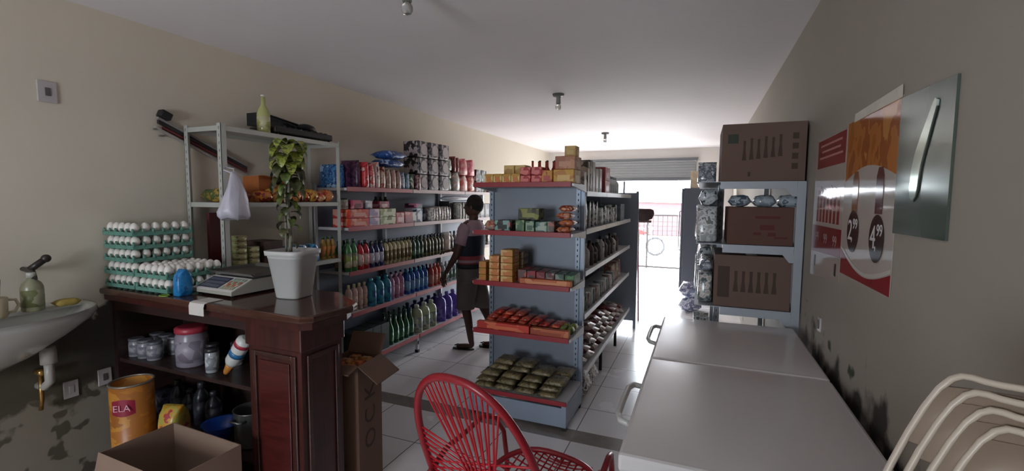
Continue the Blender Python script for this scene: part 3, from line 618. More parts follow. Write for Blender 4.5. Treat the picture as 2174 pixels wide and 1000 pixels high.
# --- aisle side (right) of the gondola
def gs(kind, lv, y, dz, d, w_, h, cols, label, cat, x=-.97, group=None, **kw):
    fn = carton if kind == 'c' else packet; nm = kw.pop('name', 'carton' if kind == 'c' else 'packet')
    return fn(nm, d, w_, h, cols, (x, y, SZ[lv]+.001+dz), label, cat, group, **kw)
T1 = [(3.78, .10, .17, ['cfc6bc', '8a847c', 'e0dcd4']), (3.90, .08, .26, ['b0a494', '5c5048', 'c8b8a0']), (4.0, .09, .28, ['6a5c50', 'a89c8c', '4a403c']), (4.11, .10, .27, ['c4bcae', 'a8a090', 'd8d0c4']), (4.25, .13, .22, ['b8b0a4', 'd0c8c0']), (4.40, .12, .23, ['a8a49c', 'c8c4bc'])]
for i, (y, w_, h, cols) in enumerate(T1): gs('c', 1, y, 0, .14, w_, h, cols, f'{ORD[i]} beige carton from the near end on the aisle side, top shelf', 'carton', group='beige cartons, aisle side top', name='beige_carton')
for i in range(2): gs('c', 1, 4.72, .132*i, .15, .24, .13, ['a04448', '8a343c', 'b05c5c'], ['lower', 'upper'][i] + ' dark red box on the aisle side top shelf', 'box', group='dark red boxes on top', name='dark_red_box')
for i in range(5): bottle('white_bottle', 'round', .2, .045, 'd4d8dc', ['b8c0c4', 'e4e8ec', '5c6a64'], '8c9aa0', (-.96, 5.0+.13*i, SZ[1]+.001), f'{ORD[i]} white bottle right of the dark red boxes, aisle side top', 'bottle', 'white bottles atop the aisle side')
for i in range(5): gs('p', 2, 3.78+.15*i, 0, .1, .14, .24, [['2a2a30', '8a8c94', '3c3c44'], ['34343a', 'c8c8cc', '222226'], ['3c3c40', '5c5c64']][i % 3], f'{ORD[i]} black and silver packet from the near end, second aisle shelf', 'packet', group='black and silver packets', name='black_packet', upright=True)
for i in range(6): gs('p', 2, 4.60+.16*i, 0, .12, .15, .17+.03*(i % 2), [['e8ecec', 'a8b4b0', 'f4f4f4'], ['d8dcdc', '4a5a54', 'c0ccc8']][i % 2], f'{ORD[i]} white and grey-green packet from the near end, second aisle shelf', 'packet', group='white packets on second aisle shelf', name='white_packet', upright=True)
gs('c', 2, 5.66, 0, .17, .28, .2, ['6c7884', '7c8894'], 'grey box at the far end of the second aisle shelf', 'box', name='grey_box')
for i in range(11):
    cols = [['4a3a3c', '7c5c5c', '2c2628'], ['c8c4c0', 'a0948c', '5c5450'], ['5a4444', '6c5850', '38302c'], ['3c3438', '544448', '8a7c78']][i % 4]
    bottle('sauce_bottle', 'round', .19+.02*(i % 3), .042, cols[0], cols, ['1f1f22', 'c0c0c0', '3a2a2a'][i % 3], (-.935, 3.80+.165*i, SZ[3]+.001), f'{ORD[i]} brown or grey bottle from the near end, third aisle shelf', 'bottle', 'bottles on third aisle shelf')
for i in range(14):
    cols = [['c0c4c4', '6a706c', 'e0e2e2'], ['8c9494', 'd0d4d4', '4c5450'], ['a8948c', 'd4ccc4', '6a5450']][i % 3]
    bottle('silver_can', 'can', .14+.02*(i % 2), .045, cols[0], cols, 'b8babc', (-.93, 3.77+.105*i, SZ[4]+.001), f'{ORD[i]} silver-grey can from the near end, fourth aisle shelf', 'can', 'silver-grey cans')
for i in range(5):
    gs('p', 4, 5.28+.13*i, 0, .1, .12, .22, [['b07c70', '8a5c50', 'c8a89c'], ['c8c0b8', '8c7c74']][i % 2], f'{ORD[i]} tall brownish packet at the far end of the fourth aisle shelf', 'packet', group='tall brownish packets', name='brown_packet', upright=True)
k = 0
for row, (n, z0) in enumerate(((10, 0), (9, .085), (7, .165), (3, .24))):
    for i in range(n):
        cols = [['c8bcb8', '9c948c', '5c4a48', 'e0dcd8'], ['7a2c34', '5c2028', '9c5054'], ['8c3c40', 'b89c94', '4c2428'], ['d0c8c4', 'b0a098', '6a4c4c']][(i*3+row) % 4]
        gs('p', 5, 3.80+.225*i+.1*row, z0, .3, .19, .076, cols, f'{ORD[i]} flour bag from the near end, {["bottom", "second", "third", "top"][row]} layer on the lowest aisle shelf', 'bag', x=-1.02+.01*(i % 2), group='bags on the lowest aisle shelf', name='flour_bag', seed=(i+row) % 4, sub=5)
for i in range(2):
    packet('white_sack', .2, .25, .19, ['d0ccc8', '8c8480', 'e8e4e0', '4a4446'], (-.945, 3.86+.262*i, .002), f'{ORD[i]} white sack on the floor below the aisle shelf, counted from near', 'sack', 'white sacks on floor', seed=i)
# ============================================================ WHITE METAL RACK (left)
RKM = mat('bdbfb8', 0.45, 0.2)
rk = thing('metal_rack', 'white metal rack standing against the left wall behind the wooden counter', 'rack', (0, 0, 0))
def angle_post(x, y, sx, sy_, z1):
    q = MB(); t = .003; wd = .038
    q.box(min(x, x+sx*wd), max(x, x+sx*wd), min(y, y+sy_*t), max(y, y+sy_*t), 0, z1)
    q.box(min(x, x+sx*t), max(x, x+sx*t), min(y, y+sy_*t*1.01), max(y, y+sy_*wd), 0, z1)
    q.mi = 1; z = 0.1
    while z < z1-.03: q.box(min(x+sx*.014, x+sx*.022), max(x+sx*.014, x+sx*.022), y-.0006 if sy_ > 0 else y, y if sy_ > 0 else y+.0006, z, z+.02); z += .05
    return q
RX0, RX1, RY0, RY1 = XL+.03, -2.95, 2.12, 3.20
for x, sx in ((RX0, 1), (RX1, -1)):
    for y, s2 in ((RY0, 1), (RY1, -1)): obj('post', angle_post(x, y, sx, s2, 2.19), [RKM, mat('7c7c76', .6)], rk)
RZ = [2.175, 1.665, 1.17, .62, .15]
for z in RZ:
    q = MB(); q.box(RX0+.004, RX1-.004, RY0+.004, RY1-.004, z-.003, z)
    q.box(RX1-.008, RX1-.004, RY0+.004, RY1-.004, z-.032, z-.003); q.box(RX0+.004, RX0+.008, RY0+.004, RY1-.004, z-.032, z-.003)
    q.box(RX0+.008, RX1-.008, RY0+.004, RY0+.008, z-.032, z-.003); q.box(RX0+.008, RX1-.008, RY1-.008, RY1-.004, z-.032, z-.003)
    obj('shelf', q, RKM, rk)
# on top: bottle, black grill
bt = bottle('oil_bottle', 'glass', .28, .045, 'b7b878', ['c8c49a', 'a8a866', 'd4d2b0'], 'd8d8cc', (-3.03, 2.515, 2.177), 'tall glass bottle of yellow-green oil with pale cap atop the metal rack', 'bottle', None, rough=.1)
bk = thing('electric_grill', 'black folding electric grill lying open on top of the metal rack', 'grill', (-3.13, 2.835, 2.177))
BK2 = mat('1b1c1e', 0.35); q = MB(); q.box(-.12, .16, -.27, .31, .012, .062, bev=.01); obj('lower_plate', q, BK2, bk)
q = MB(); q.prism([(-.27, .075), (.31, .07), (.31, .10), (-.1, .165), (-.27, .17)], -.14, -.02, 'x'); obj('lid', q, mat('232427', .3), bk)
q = MB(); q.tube([(-.02, -.22, .10), (.02, -.2, .155), (.02, .26, .10), (-.02, .29, .07)], .008); obj('handle', q, BK2, bk)
q = MB()
for i in range(10): q.box(-.015, .15, -.24+.053*i, -.22+.053*i, .062, .070)
q.mi = 0; obj('grill_ribs', q, mat('2c2d30', .4), bk)
q = MB(); q.ball((.06, .12, .10), .045, .09, .035); obj('cable_bundle', q, mat('101012', .5), bk)
q = MB()
for x in (-.1, .14):
    for y in (-.24, .28): q.lathe([(.012, 0), (.012, .013)], (x, y, 0), 8)
obj('foot', q, BK2, bk)
tag(obj('paper_sheet', MB().pillow(.22, .14, .012, seed=3).b and (lambda m: m)(MB().pillow(.2, .3, .02, seed=4.2)), mat('cdb9b0', .8), None, (-3.12, 2.34, 2.177)), 'folded pale cloth lying on the left of the metal rack top', 'cloth')
# middle shelf snacks
SC = [['b8402c', 'd8863c', '8a2420'], ['c8862c', 'd8a848', 'a8502c'], ['a82c24', 'c8503c', 'e0b080'], ['c05030', 'd88c4c', '902820']]
for i in range(2): packet('snack_bag', .26, .11, .1, [['8c7030', '4a5a34', 'b89040'], ['8a3434', 'b06848', '5c2424']][i], (-3.14, 2.225+.12*i, RZ[1]+.001), ['olive and yellow snack bag at the left end of rack shelf', 'dark red snack bag between post and plastic bag on rack shelf'][i], 'snack bag', 'snack bags left on rack', seed=i)
cl = thing('orange_box', 'orange-brown open cardboard box behind snack bags on the rack shelf', 'box', (-3.205, 2.67, RZ[1]+.001))
q = MB(); q.box(-.085, .085, -.14, .14, 0, .008)
for a in ((-.085, -.079, -.14, .14), (.079, .085, -.14, .14), (-.079, .079, -.14, -.134), (-.079, .079, .134, .14)): q.box(*a, .008, .2)
obj('carton_body', q, mat('a8602c', .7, var=.15), cl)
obj('flap', MB().prism([(-.14, .2), (-.14, .204), (.12, .175), (.12, .171)], .085, .135, 'x'), mat('b87434', .7), cl)
for i in range(8): packet('snack_bag', .15, .085, .09 + .02*(i % 2), SC[i % 4], (-3.035, 2.485+.088*i, RZ[1]+.001), f'{ORD[i]} orange-red snack bag from the left along the rack shelf front', 'snack bag', 'orange-red snack bags on rack', rz=0, seed=i % 4, rough=.2)
# lower shelf: cans, carton, blue packs, small bottles
for c in range(2):
    for r_ in range(6 - c*2 + (0)):
        o = bottle('flat_can', 'can', .042, .047, 'a0986a', ['b8b080', '8c9060', '6c6a40'], 'a8a68c', (-3.04, 2.29+.10*c, RZ[2]+.001+.0435*r_), f'gold-green flat can, {ORD[r_]} from the bottom of the {["left","right"][c]} stack on the rack', 'can', 'stacked flat cans')
for r_ in range(4): bottle('flat_can', 'can', .042, .047, 'a0986a', ['b8b080', '8c9060', '6c6a40'], 'a8a68c', (-3.13, 2.36, RZ[2]+.001+.0435*r_), f'gold-green flat can, {ORD[r_]} from the bottom of the rear stack on rack', 'can', 'stacked flat cans')
carton('brown_carton', .22, .17, .2, ['4a3832', '5a443c'], (-3.13, 2.56, RZ[2]+.001), 'closed dark brown carton right of the flat cans on the rack', 'carton', None)
for i in range(3): packet('blue_pack', .12, .11, .15, ['2f6f9c', '4f9cc4', '2a5080', 'c0d4dc'], (-3.03, 2.71+.115*i, RZ[2]+.001), f'{["left","middle","right"][i]} bright blue pack of three behind the flower pot', 'packet', 'bright blue packs behind flower pot', upright=True, name='blue_pack') if False else packet('blue_pack', .12, .108, .15, ['2f6f9c', '4f9cc4', '2a5080', 'c0d4dc'], (-3.03, 2.70+.112*i, RZ[2]+.001), f'{["left","middle","right"][i]} bright blue pack of three behind the flower pot', 'packet', 'bright blue packs behind flower pot', upright=True)
for i in range(3): bottle('small_bottle', 'round', .2, .026, 'a8823c', ['c8803c', '4c6a3a', '3a2c28'], '2c4a2c', (-3.02, 3.055+.054*i, RZ[2]+.001), f'{ORD[i]} small green-capped amber bottle by the right rack post', 'bottle', 'small amber bottles')
carton('red_carton', .16, .2, .3, ['5a2420', '4a1c1c'], (-3.17, 2.52, RZ[3]+.55-.549), 'dark red box deep on the fourth rack shelf', 'carton', None)
tag(obj('red_folder', MB().box(-.012, .012, -.075, .075, 0, .42, bev=.004), mat('5c1f1f', .6), None, (-3.22, 2.26, RZ[2]+.001), .15), 'tall dark red board standing behind the front post of rack', 'board')
# carrier bag hanging from the post
q = MB()
secs = []
for i in range(13):
    t = i/12; z = -.31*t
    rx = .014+.078*min(1, t*1.15)**.9*(1-.18*max(0, t-.9)/.1); secs.append((0.01*math.sin(t*5), .01*t, z, rx*.7, rx*1.15))
q.loft(secs, 22)
for v in q.b.verts:
    a = math.atan2(v.co.y, v.co.x); k_ = min(1, -v.co.z*6)
    w2 = 1+.16*k_*math.sin(a*9+v.co.z*7)+.12*k_*noise.noise(v.co*22); v.co.x *= w2; v.co.y *= w2; v.co.z += .012*math.sin(a*4)*k_
bg = obj('plastic_bag', q, mat('c9c6d2', .35, var=.08, scale=12, bump=.6, bscale=14), None, (-2.885, 2.15, 1.87)); tag(bg, 'white plastic carrier bag hanging from the front post of the rack', 'plastic bag')
q = MB(); q.tube([(0, 0, -.01), (-.02, .02, .02), (-.055, -.015, .03), (-.05, -.03, 0.01), (0, -.01, -.01)], .005); obj('bag_handle', q, mat('c9c6d2', .35), bg)

# ============================================================ WALL-MOUNTED FIXTURES (left wall)
wb = thing('slanting_bracket', 'long slanting wall rail with black end and dark red strip left of the rack', 'rail', (XL+.002, 0, 0))
def slant(y0, z0, y1, z1, h, x0, x1): return MB().prism([(y0, z0), (y1, z1), (y1, z1-h), (y0, z0-h)], x0, x1, 'x')
obj('top_rail', slant(1.965, 2.225, 2.60, 1.955, .014, 0, .026), mat('8f8a88', .5), wb)
obj('dark_strip', slant(1.97, 2.205, 2.60, 1.94, .022, 0, .02), mat('2c2424', .5), wb)
obj('red_strip', slant(2.0, 2.165, 2.60, 1.915, .014, 0, .02), mat('6c2c2c', .5), wb)
obj('bottom_rail', slant(1.95, 2.16, 2.58, 1.885, .012, 0, .024), mat('a8a19c', .5), wb)
q = MB(); q.box(0, .06, -.035, .035, -.02, .03, Matrix.Translation((0, 2.0, 2.235)) @ Matrix.Rotation(-.4, 4, 'X'), bev=.008); obj('end_cap', q, BLK, wb)
q = MB(); q.box(0, .02, 1.945, 1.97, 2.14, 2.15).box(0, .02, 1.975, 2.0, 2.10, 2.11); obj('screw_hook', q, mat('6c6864', .5), wb)
PLT = mat('b8b0b0', 0.4)
def plate(name, label, cat, loc, face, w_, h, hole=True):
    o = thing(name, label, cat, loc)
    sg = 1 if face == 'l' else -1
    q = MB(); a, b_ = (0, .009) if sg > 0 else (-.009, 0)
    q.box(a, b_, -w_/2, w_/2, -h/2, h/2, bev=.003); obj('cover_plate', q, PLT, o)
    q = MB(); a, b_ = (.009, .013) if sg > 0 else (-.013, -.009)
    q.box(a, b_, -.012, .012, -.022, .022, bev=.002); obj('rocker' if cat == 'switch' else 'outlet', q, mat('5c5658', .5) if hole else PLT, o)
    return o
plate('light_switch', 'pale square light switch high on the left wall', 'switch', (XL, 1.42, 2.27), 'l', .085, .115)
plate('wall_socket', 'pale wall socket on the dark dado below the washbasin, left one', 'socket', (XL, 1.435, .585), 'l', .07, .10, False)
plate('wall_socket', 'pale wall socket on the dark dado nearer the counter, right one', 'socket', (XL, 1.60, .60), 'l', .07, .10)
plate('wall_socket', 'small socket low on the right wall above the chest freezer', 'socket', (XR, 2.64, 1.10), 'r', .05, .07)

# ============================================================ WASHBASIN
CER = mat('bdbcb6', 0.15, var=.05, coat=.3)
wbn = thing('washbasin', 'white ceramic wall-hung washbasin beside the wooden counter', 'washbasin', (XL, 1.0, 0))
def sup(rx, ry, z, cx=0.0, n=32):   # half-rounded outline from the wall
    out = []
    for i in range(n+1):
        a = -PI/2 + PI*i/n; out.append((cx+rx*max(0, math.cos(a))**.75, ry*math.copysign(abs(math.sin(a))**.85, math.sin(a)), z))
    return out
q = MB(); rings = []
for rx, ry, z in ((.10,.14,.80), (.22,.28,.87), (.34,.42,.97), (.415,.50,1.04), (.43,.525,1.075), (.425,.52,1.098), (.39,.49,1.10), (.365,.46,1.085), (.30,.38,1.00), (.2,.26,.93), (.06,.08,.91)):
    rings.append([q.b.verts.new(p) for p in sup(rx, ry, z, 0.002 if z < 1.099 and rx > .39 or rx < .36 and z < .98 and rings.__len__() < 4 else (.002 if len(rings) < 6 else .05))])
for a, b_ in zip(rings, rings[1:]):
    for i in range(len(a)-1):
        f_ = q.b.faces.new([a[i], a[i+1], b_[i+1], b_[i]]); f_.smooth = True
    f_ = q.b.faces.new([a[-1], a[0], b_[0], b_[-1]])
q.b.faces.new(rings[-1]); q.b.faces.new(rings[0][::-1])
obj('basin', q, CER, wbn)
obj('splash_deck', MB().box(.002, .12, -.46, .46, 1.085, 1.108, bev=.006), CER, wbn)
q = MB(); q.lathe([(.035, 0), (.035, .06), (.03, .09)], (.12, .30, .80), 14); q.tube([(.12,.30,.82), (.12,.30,.70), (.06,.30,.66), (.005,.30,.66)], .022, 10); obj('drain_pipe', q, mat('a9a49c', .4), wbn)
q = MB(); q.tube([(.005, .29, .74), (.06, .29, .74)], .014, 8); q.ball((.065, .29, .745), .022); q.tube([(.05,.29,.74),(.06,.285,.60),(.03,.29,.53)], .011, 8); obj('brass_valve', q, mat('a8824a', .3, .8), wbn)
tp = thing('wall_tap', 'dark tap projecting from the wall above the washbasin', 'tap', (XL, 1.27, 1.31))
q = MB(); q.tube([(.0, 0, 0), (.10, 0, -.01), (.19, -.03, -.035)], .012, 10); obj('spout', q, mat('4c4a44', .3, .7), tp)
q = MB(); q.tube([(.07, 0, .0), (.09, .055, .05)], .017, 10); q.ball((.092, .06, .055), .022); obj('tap_handle', q, mat('2c2522', .4), tp)
sb = bottle('soap_bottle', 'round', .2, .045, '8a8a70', ['6c7048', '9a9a80'], 'b0b0a8', (XL+.17, 1.235, 1.108), 'clear soap bottle with olive liquid standing on the washbasin', 'bottle', None)
mg = thing('mug', 'pale yellowish mug with handle on the washbasin deck', 'mug', (XL+.2, 1.085, 1.105))
q = MB(); q.lathe([(.04, 0), (.044, .01), (.046, .10), (.042, .10), (.04, .015), (0, .012)], n=20); obj('cup', q, mat('b8ad90', .35), mg)
q = MB(); q.tube([(0, .044, .085), (.0, .075, .08), (.0, .085, .05), (0, .07, .022), (0, .044, .018)], .007, 8); obj('mug_handle', q, mat('c4bba4', .35), mg)
for i, (dx, dy) in enumerate(((.012, -.01), (-.01, .012))):
    o = obj('toothbrush', MB().tube([(XL+.2+dx, 1.085+dy, 1.121), (XL+.2+dx*1.8, 1.085+dy*2.2, 1.29)], .007, 8), mat('2a2624', .5)); tag(o, f'dark toothbrush standing in the mug, {["left", "right"][i]} one', 'toothbrush', 'toothbrushes in the mug')
sp_ = obj('sponge', MB().pillow(.07, .11, .035, seed=1.5), mat('a8914a', .9, bump=.5), None, (XL+.17, 1.37, 1.108)); tag(sp_, 'yellow washing sponge on the washbasin right of the soap', 'sponge')

# ============================================================ WOODEN COUNTER
def wood(h1, h2, rough=.3, sc=(3, 3, 24)):
    k = ('W', h1, h2, rough)
    if k in MC: return MC[k]
    M = bpy.data.materials.new('dark_wood'); M.use_nodes = True; nt = M.node_tree; N = nt.nodes.new; L = nt.links.new
    b_ = nt.nodes['Principled BSDF']; b_.inputs['Roughness'].default_value = rough; b_.inputs['Coat Weight'].default_value = .3
    tc = N('ShaderNodeTexCoord'); mp = N('ShaderNodeMapping'); mp.inputs['Scale'].default_value = sc; L(tc.outputs['Object'], mp.inputs[0])
    nz = N('ShaderNodeTexNoise'); nz.inputs['Scale'].default_value = 2.0; nz.inputs['Detail'].default_value = 7; nz.inputs['Distortion'].default_value = .6; L(mp.outputs[0], nz.inputs['Vector'])
    r = N('ShaderNodeValToRGB'); r.color_ramp.elements[0].color = (*lin(h1), 1); r.color_ramp.elements[1].color = (*lin(h2), 1); r.color_ramp.elements[0].position = .35; r.color_ramp.elements[1].position = .65
    L(nz.outputs['Fac'], r.inputs[0]); L(r.outputs[0], b_.inputs['Base Color']); MC[k] = M; return M
WD = wood('381713', '4a211c', .35, (14, 14, 1.6)); WDT = wood('40261f', '523429', .14, (1.5, 12, 12)); WDD = wood('2a1a18', '38221e', .5)
ct = thing('wooden_counter', 'dark reddish wooden shop counter with open shelves and a panelled end pillar', 'counter', (0, 0, 0))
top = [(XL+.004, 1.60), (-2.0, 1.575), (-1.705, 1.568), (-1.66, 1.61), (-1.645, 1.86), (-1.68, 1.93), (-1.95, 2.10), (XL+.004, 2.10)]
q = MB(); q.prism(top, 1.112, 1.15)
bmesh.ops.bevel(q.b, geom=[e for e in q.b.edges if abs(e.verts[0].co.z-e.verts[1].co.z) < 1e-5], offset=.012, segments=3, affect='EDGES', profile=.5)
obj('countertop', q, WDT, ct)
q = MB(); q.prism([(x+(.03 if x < -2 and x > -3 else 0)*0, y+.022 if y < 1.7 else y-.02) if x < -1.9 else (x-.03, y+(.02 if y < 1.7 else -.015)) for x, y in top], 1.075, 1.111); obj('moulding', q, WD, ct)
PX0, PX1, PY0, PY1 = -2.12, -1.765, 1.63, 1.90
q = MB(); q.box(PX0, PX1, PY0, PY1, 0.0, 1.074); obj('end_pillar', q, WD, ct)
obj('pillar_collar', MB().box(PX0-.012, PX1+.014, PY0-.014, PY1+.01, 0.955, 1.074, bev=.006), WD, ct); obj('pillar_base', MB().box(PX0-.012, PX1+.014, PY0-.014, PY1+.01, 0, .12, bev=.006), WD, ct)
q = MB()
for a in ((PX0+.03, PX0+.055), (PX1-.055, PX1-.03)): q.box(a[0], a[1], PY0-.012, PY0, .16, .93, bev=.004)
q.box(PX0+.055, PX1-.055, PY0-.012, PY0, .905, .93, bev=.004); q.box(PX0+.055, PX1-.055, PY0-.012, PY0, .16, .185, bev=.004)
q.box(PX1, PX1+.012, PY0+.03, PY0+.055, .16, .93, bev=.004); q.box(PX1, PX1+.012, PY1-.055, PY1-.03, .16, .93, bev=.004); q.box(PX1, PX1+.012, PY0+.055, PY1-.055, .905, .93, bev=.004)
obj('panel_moulding', q, wood('38201b', '4a2a22', .3), ct)
obj('raised_panel', MB().box(PX0+.075, PX1-.075, PY0-.008, PY0, .205, .885, bev=.003), wood('401816', '521f1d', .3), ct)
obj('back_board', MB().box(XL+.004, PX0-.001, 2.055, 2.075, 0, 1.074), WDD, ct)
obj('side_board', MB().box(XL+.004, XL+.03, 1.66, 2.054, 0, 1.074), WDD, ct)
for z in (.70, .30, .06): obj('shelf', MB().box(XL+.031, PX0-.002, 1.67, 2.054, z-.022, z), WDD, ct)
obj('drawer_rail', MB().box(XL+.031, PX0-.002, 1.66, 1.68, 1.01, 1.074), WDD, ct)
# paper label hanging over the counter edge
q = MB(); q.prism([(1.67, 1.1515), (1.585, 1.1515), (1.568, 1.147), (1.562, 1.13), (1.562, 1.085), (1.5605, 1.085), (1.5605, 1.131), (1.566, 1.1485), (1.584, 1.1535), (1.67, 1.1535)], -.06, .055, 'x')
pl = obj('receipt', q, mat('cfcac4', .7, bump=.15), None, (-2.415, .004, 0)); tag(pl, 'white paper receipt curling over the front edge of the counter', 'paper')
# ---- egg trays
TRY = mat('5c8a7c', .6, var=.2, scale=20, bump=.4, bscale=30); EGG = mat('e2ddd6', .4, var=.03)
PT = .056
def tray_mesh(n, mrows, p=PT):
    q = MB(); wx, wy = n*p, mrows*p
    q.box(-wx/2, wx/2, -wy/2, wy/2, .018, .022)
    for i in range(n):
        for j in range(mrows): q.lathe([(.012, 0), (.021, .018)], ((i-(n-1)/2)*p, (j-(mrows-1)/2)*p, 0), 8)
    for i in range(n+1):
        for j in range(mrows+1):
            if i in (0, n) or j in (0, mrows): q.lathe([(.010, .022), (.0045, .050)], ((i-n/2)*p*.985, (j-mrows/2)*p*.985, 0), 6)
    q.box(-wx/2-.004, wx/2+.004, -wy/2-.004, -wy/2-.001, .008, .030); q.box(-wx/2-.004, wx/2+.004, wy/2+.001, wy/2+.004, .008, .030)
    q.box(-wx/2-.004, -wx/2-.001, -wy/2-.001, wy/2+.001, .008, .030); q.box(wx/2+.001, wx/2+.004, -wy/2-.001, wy/2+.001, .008, .030)
    return q.mesh('egg_tray', TRY)
q = MB()
q.lathe([(0 if i in (0, 10) else .0238*math.sin(PI*i/10)*(1+.10*math.cos(PI*i/10)), .031-.031*math.cos(PI*i/10)) for i in range(11)], n=12)
EM = q.mesh('egg', EGG); TM = tray_mesh(5, 6)
LIDM = None
def egg_stack(cx, cy_, n, wd, full_top, dz=.078, z0=1.151):
    for k in range(n):
        ox, oy = R_.uniform(-.003, .003), R_.uniform(-.003, .003)
        t = obj('egg_tray', TM, None, None, (cx+ox, cy_+oy, z0+k*dz)); tag(t, f'green egg tray, {ORD[k]} from the bottom of the {wd} egg stack', 'egg tray', 'green egg trays')
        for j in range(6):
            for i in range(5):
                if not (j == 0 or i == 4 or (k == n-1 and full_top)): continue
                e = obj('egg', EM, None, None, (cx+ox+(i-2)*PT, cy_+oy+(j-2.5)*PT, z0+k*dz+.0225))
                tag(e, f'white egg, {ORD[i]} from left, {ORD[j]} from front, tray {ORD[k]} from bottom, {wd} stack', 'egg', 'white eggs in trays')
egg_stack(-3.195, 1.80, 5, 'tall', False)
egg_stack(-2.895, 1.80, 2, 'low', True)
packet('blue_bag', .06, .09, .15, ['1f6fa8', '2a80bc', '185a8c'], (-2.672, 1.665, 1.151), 'crumpled bright blue plastic bag between the low egg stack and scale', 'plastic bag', None, upright=True, seed=3)
q = MB(); q.tube([(.028*math.cos(2*PI*i/20), .02*math.sin(2*PI*i/20), .004) for i in range(20)], .004, 6, closed=True)
tag(obj('rubber_band', q, mat('7a9a3c', .5), None, (-2.74, 1.605, 1.151)), 'lime green rubber band lying at the counter edge by the eggs', 'rubber band')
# ---- scale
sc = thing('weighing_scale', 'grey and white electronic weighing scale on the counter left of the plant', 'scale', (-2.52, 1.72, 1.151), -.04)
SG = mat('a9a79c', .4)
q = MB(); q.prism([(0,.012), (0,.03), (.13,.085), (.40,.085), (.42,.03), (.40,.012)], -.17, .17, 'x')
obj('housing', q, SG, sc)
A = math.atan2(.055, .13); TF = Matrix.Translation((0, 0, .0305)) @ Matrix.Rotation(A, 4, 'X')
q = MB(); q.box(-.168, .168, .002, .139, .0, .004, TF); obj('display_frame', q, mat('d8d4d0', .35), sc)
q = MB(); q.box(-.150, .03, .018, .123, .004, .006, TF); obj('display_window', q, mat('2f3446', .2), sc)
for i in range(3):
    q = MB(); q.box(-.14, .02, .026+i*.033, .048+i*.033, .006, .007, TF); obj('digit_field', q, mat('565c70', .25), sc)
q = MB(); q.box(.042, .155, .018, .123, .004, .0055, TF); obj('keypad', q, mat('8c9080', .5), sc)
for r_ in range(4):
    for c in range(5):
        q = MB(); q.box(.048+c*.0215, .064+c*.0215, .023+r_*.025, .040+r_*.025, .0055, .0085, TF); obj('key', q, mat(['9fb0a0', 'c8a890', 'b86a50', 'a8b4a8'][(r_+c*c) % 4], .5), sc)
q = MB(); q.box(-.12, .12, .18, .36, .085, .10); obj('load_stem', q, mat('3a3a3c', .4), sc)
q = MB(); q.prism([(.12,.100), (.10,.118), (.108,.118), (.125,.106), (.40,.106), (.42,.125), (.428,.125), (.41,.100)], -.19, .19, 'x'); q.box(-.19, -.185, .13, .40, .106, .122); q.box(.185, .19, .13, .40, .106, .122)
obj('weighing_plate', q, mat('8f8f8c', .28, .85), sc)
q = MB()
for x in (-.14, .14):
    for y in (.03, .37): q.lathe([(.014, 0), (.014, .013)], (x, y, 0), 10)
obj('foot', q, BLK, sc)
# ---- plant in a white pot
pt = thing('potted_plant', 'tall leafy plant in a white square-sided pot at the counter end', 'plant', (-2.09, 1.895, 1.151), .12)
POT = mat('c3c3c0', .35, var=.03)
def sq(r, z, k_=4.5, n=32):
    return [(r*math.copysign(abs(math.cos(a))**(2/k_), math.cos(a)), r*math.copysign(abs(math.sin(a))**(2/k_), math.sin(a)), z) for a in [2*PI*i/n for i in range(n)]]
q = MB(); rs = [[q.b.verts.new(p) for p in sq(r, z)] for r, z in ((.072,0), (.075,.006), (.106,.235), (.117,.238), (.119,.262), (.110,.264), (.106,.225), (.10,.215))]
for a, b_ in zip(rs, rs[1:]):
    for i in range(32): q.b.faces.new([a[i], a[(i+1) % 32], b_[(i+1) % 32], b_[i]]).smooth = True
q.b.faces.new(rs[0][::-1]); q.b.faces.new(rs[-1])
obj('pot', q, POT, pt)
q = MB(); q.lathe([(.098, .2155), (.09, .224), (0, .228)], n=16); obj('soil', q, mat('2a201a', .95, bump=.8), pt)
ptT = Vector((0, 0, .22))
stem = [(-.02, 0, .22), (-.012, .0, .34), (-.03, .0, .48), (-.02, .01, .62), (-.03, .0, .74), (-.01, 0, .84)]
obj('stem', MB().tube(stem, [.011, .010, .009, .008, .006, .004], 8), mat('7d7a6a', .7, bump=.4), pt)
obj('stake', MB().tube([(-.055, .01, .22), (-.052, .01, .5), (-.035, .0, .78)], .006, 6), mat('8c8678', .7), pt)
def leaf(q, base, yaw_, pit, ln, wd, droop):
    B = Vector(base); d = Vector((math.cos(yaw_), math.sin(yaw_), 0)); sd = Vector((-d.y, d.x, 0)); n = 7; L_ = []
    p = B.copy(); a = pit
    for i in range(n+1):
        t = i/n; wv = wd*math.sin(PI*min(1, t*.93+.05))**.8
        up = Vector((0, 0, 1))
        nrm = (-d*math.sin(a)+up*math.cos(a))
        L_.append([q.b.verts.new(p - sd*wv + nrm*wv*.35), q.b.verts.new(p), q.b.verts.new(p + sd*wv + nrm*wv*.35)])
        p = p + (d*math.cos(a) + up*math.sin(a))*ln/n; a -= droop/n
    for i in range(n):
        for k in range(2):
            f_ = q.b.faces.new([L_[i][k], L_[i][k+1], L_[i+1][k+1], L_[i+1][k]]); f_.smooth = True
LM = [printed(['6f7a2c', '8f9438', '4a5a24', 'a8a850'], 24, .35, (1, 1, 3), kind='noise'), printed(['4a5428', '5c6a2c', '38401f'], 24, .35, kind='noise'), printed(['343a20', '4a4c28', '2c2c1c'], 24, .4, kind='noise')]
for i in range(58):
    z = .30 + .55*(i/57)**.6; a = i*2.4
    dens = 1.0 if z > .62 else .62
    q = MB(); leaf(q, (-.02+.01*math.cos(a), .01*math.sin(a), z), a, .55 if z > .8 else .25, (.115 if z > .6 else .07)*R_.uniform(.8, 1.15), .034*dens*R_.uniform(.8, 1.2), 2.3)
    obj('leaf', q, LM[0 if z > .72 else (1 if i % 2 else 2)], pt)
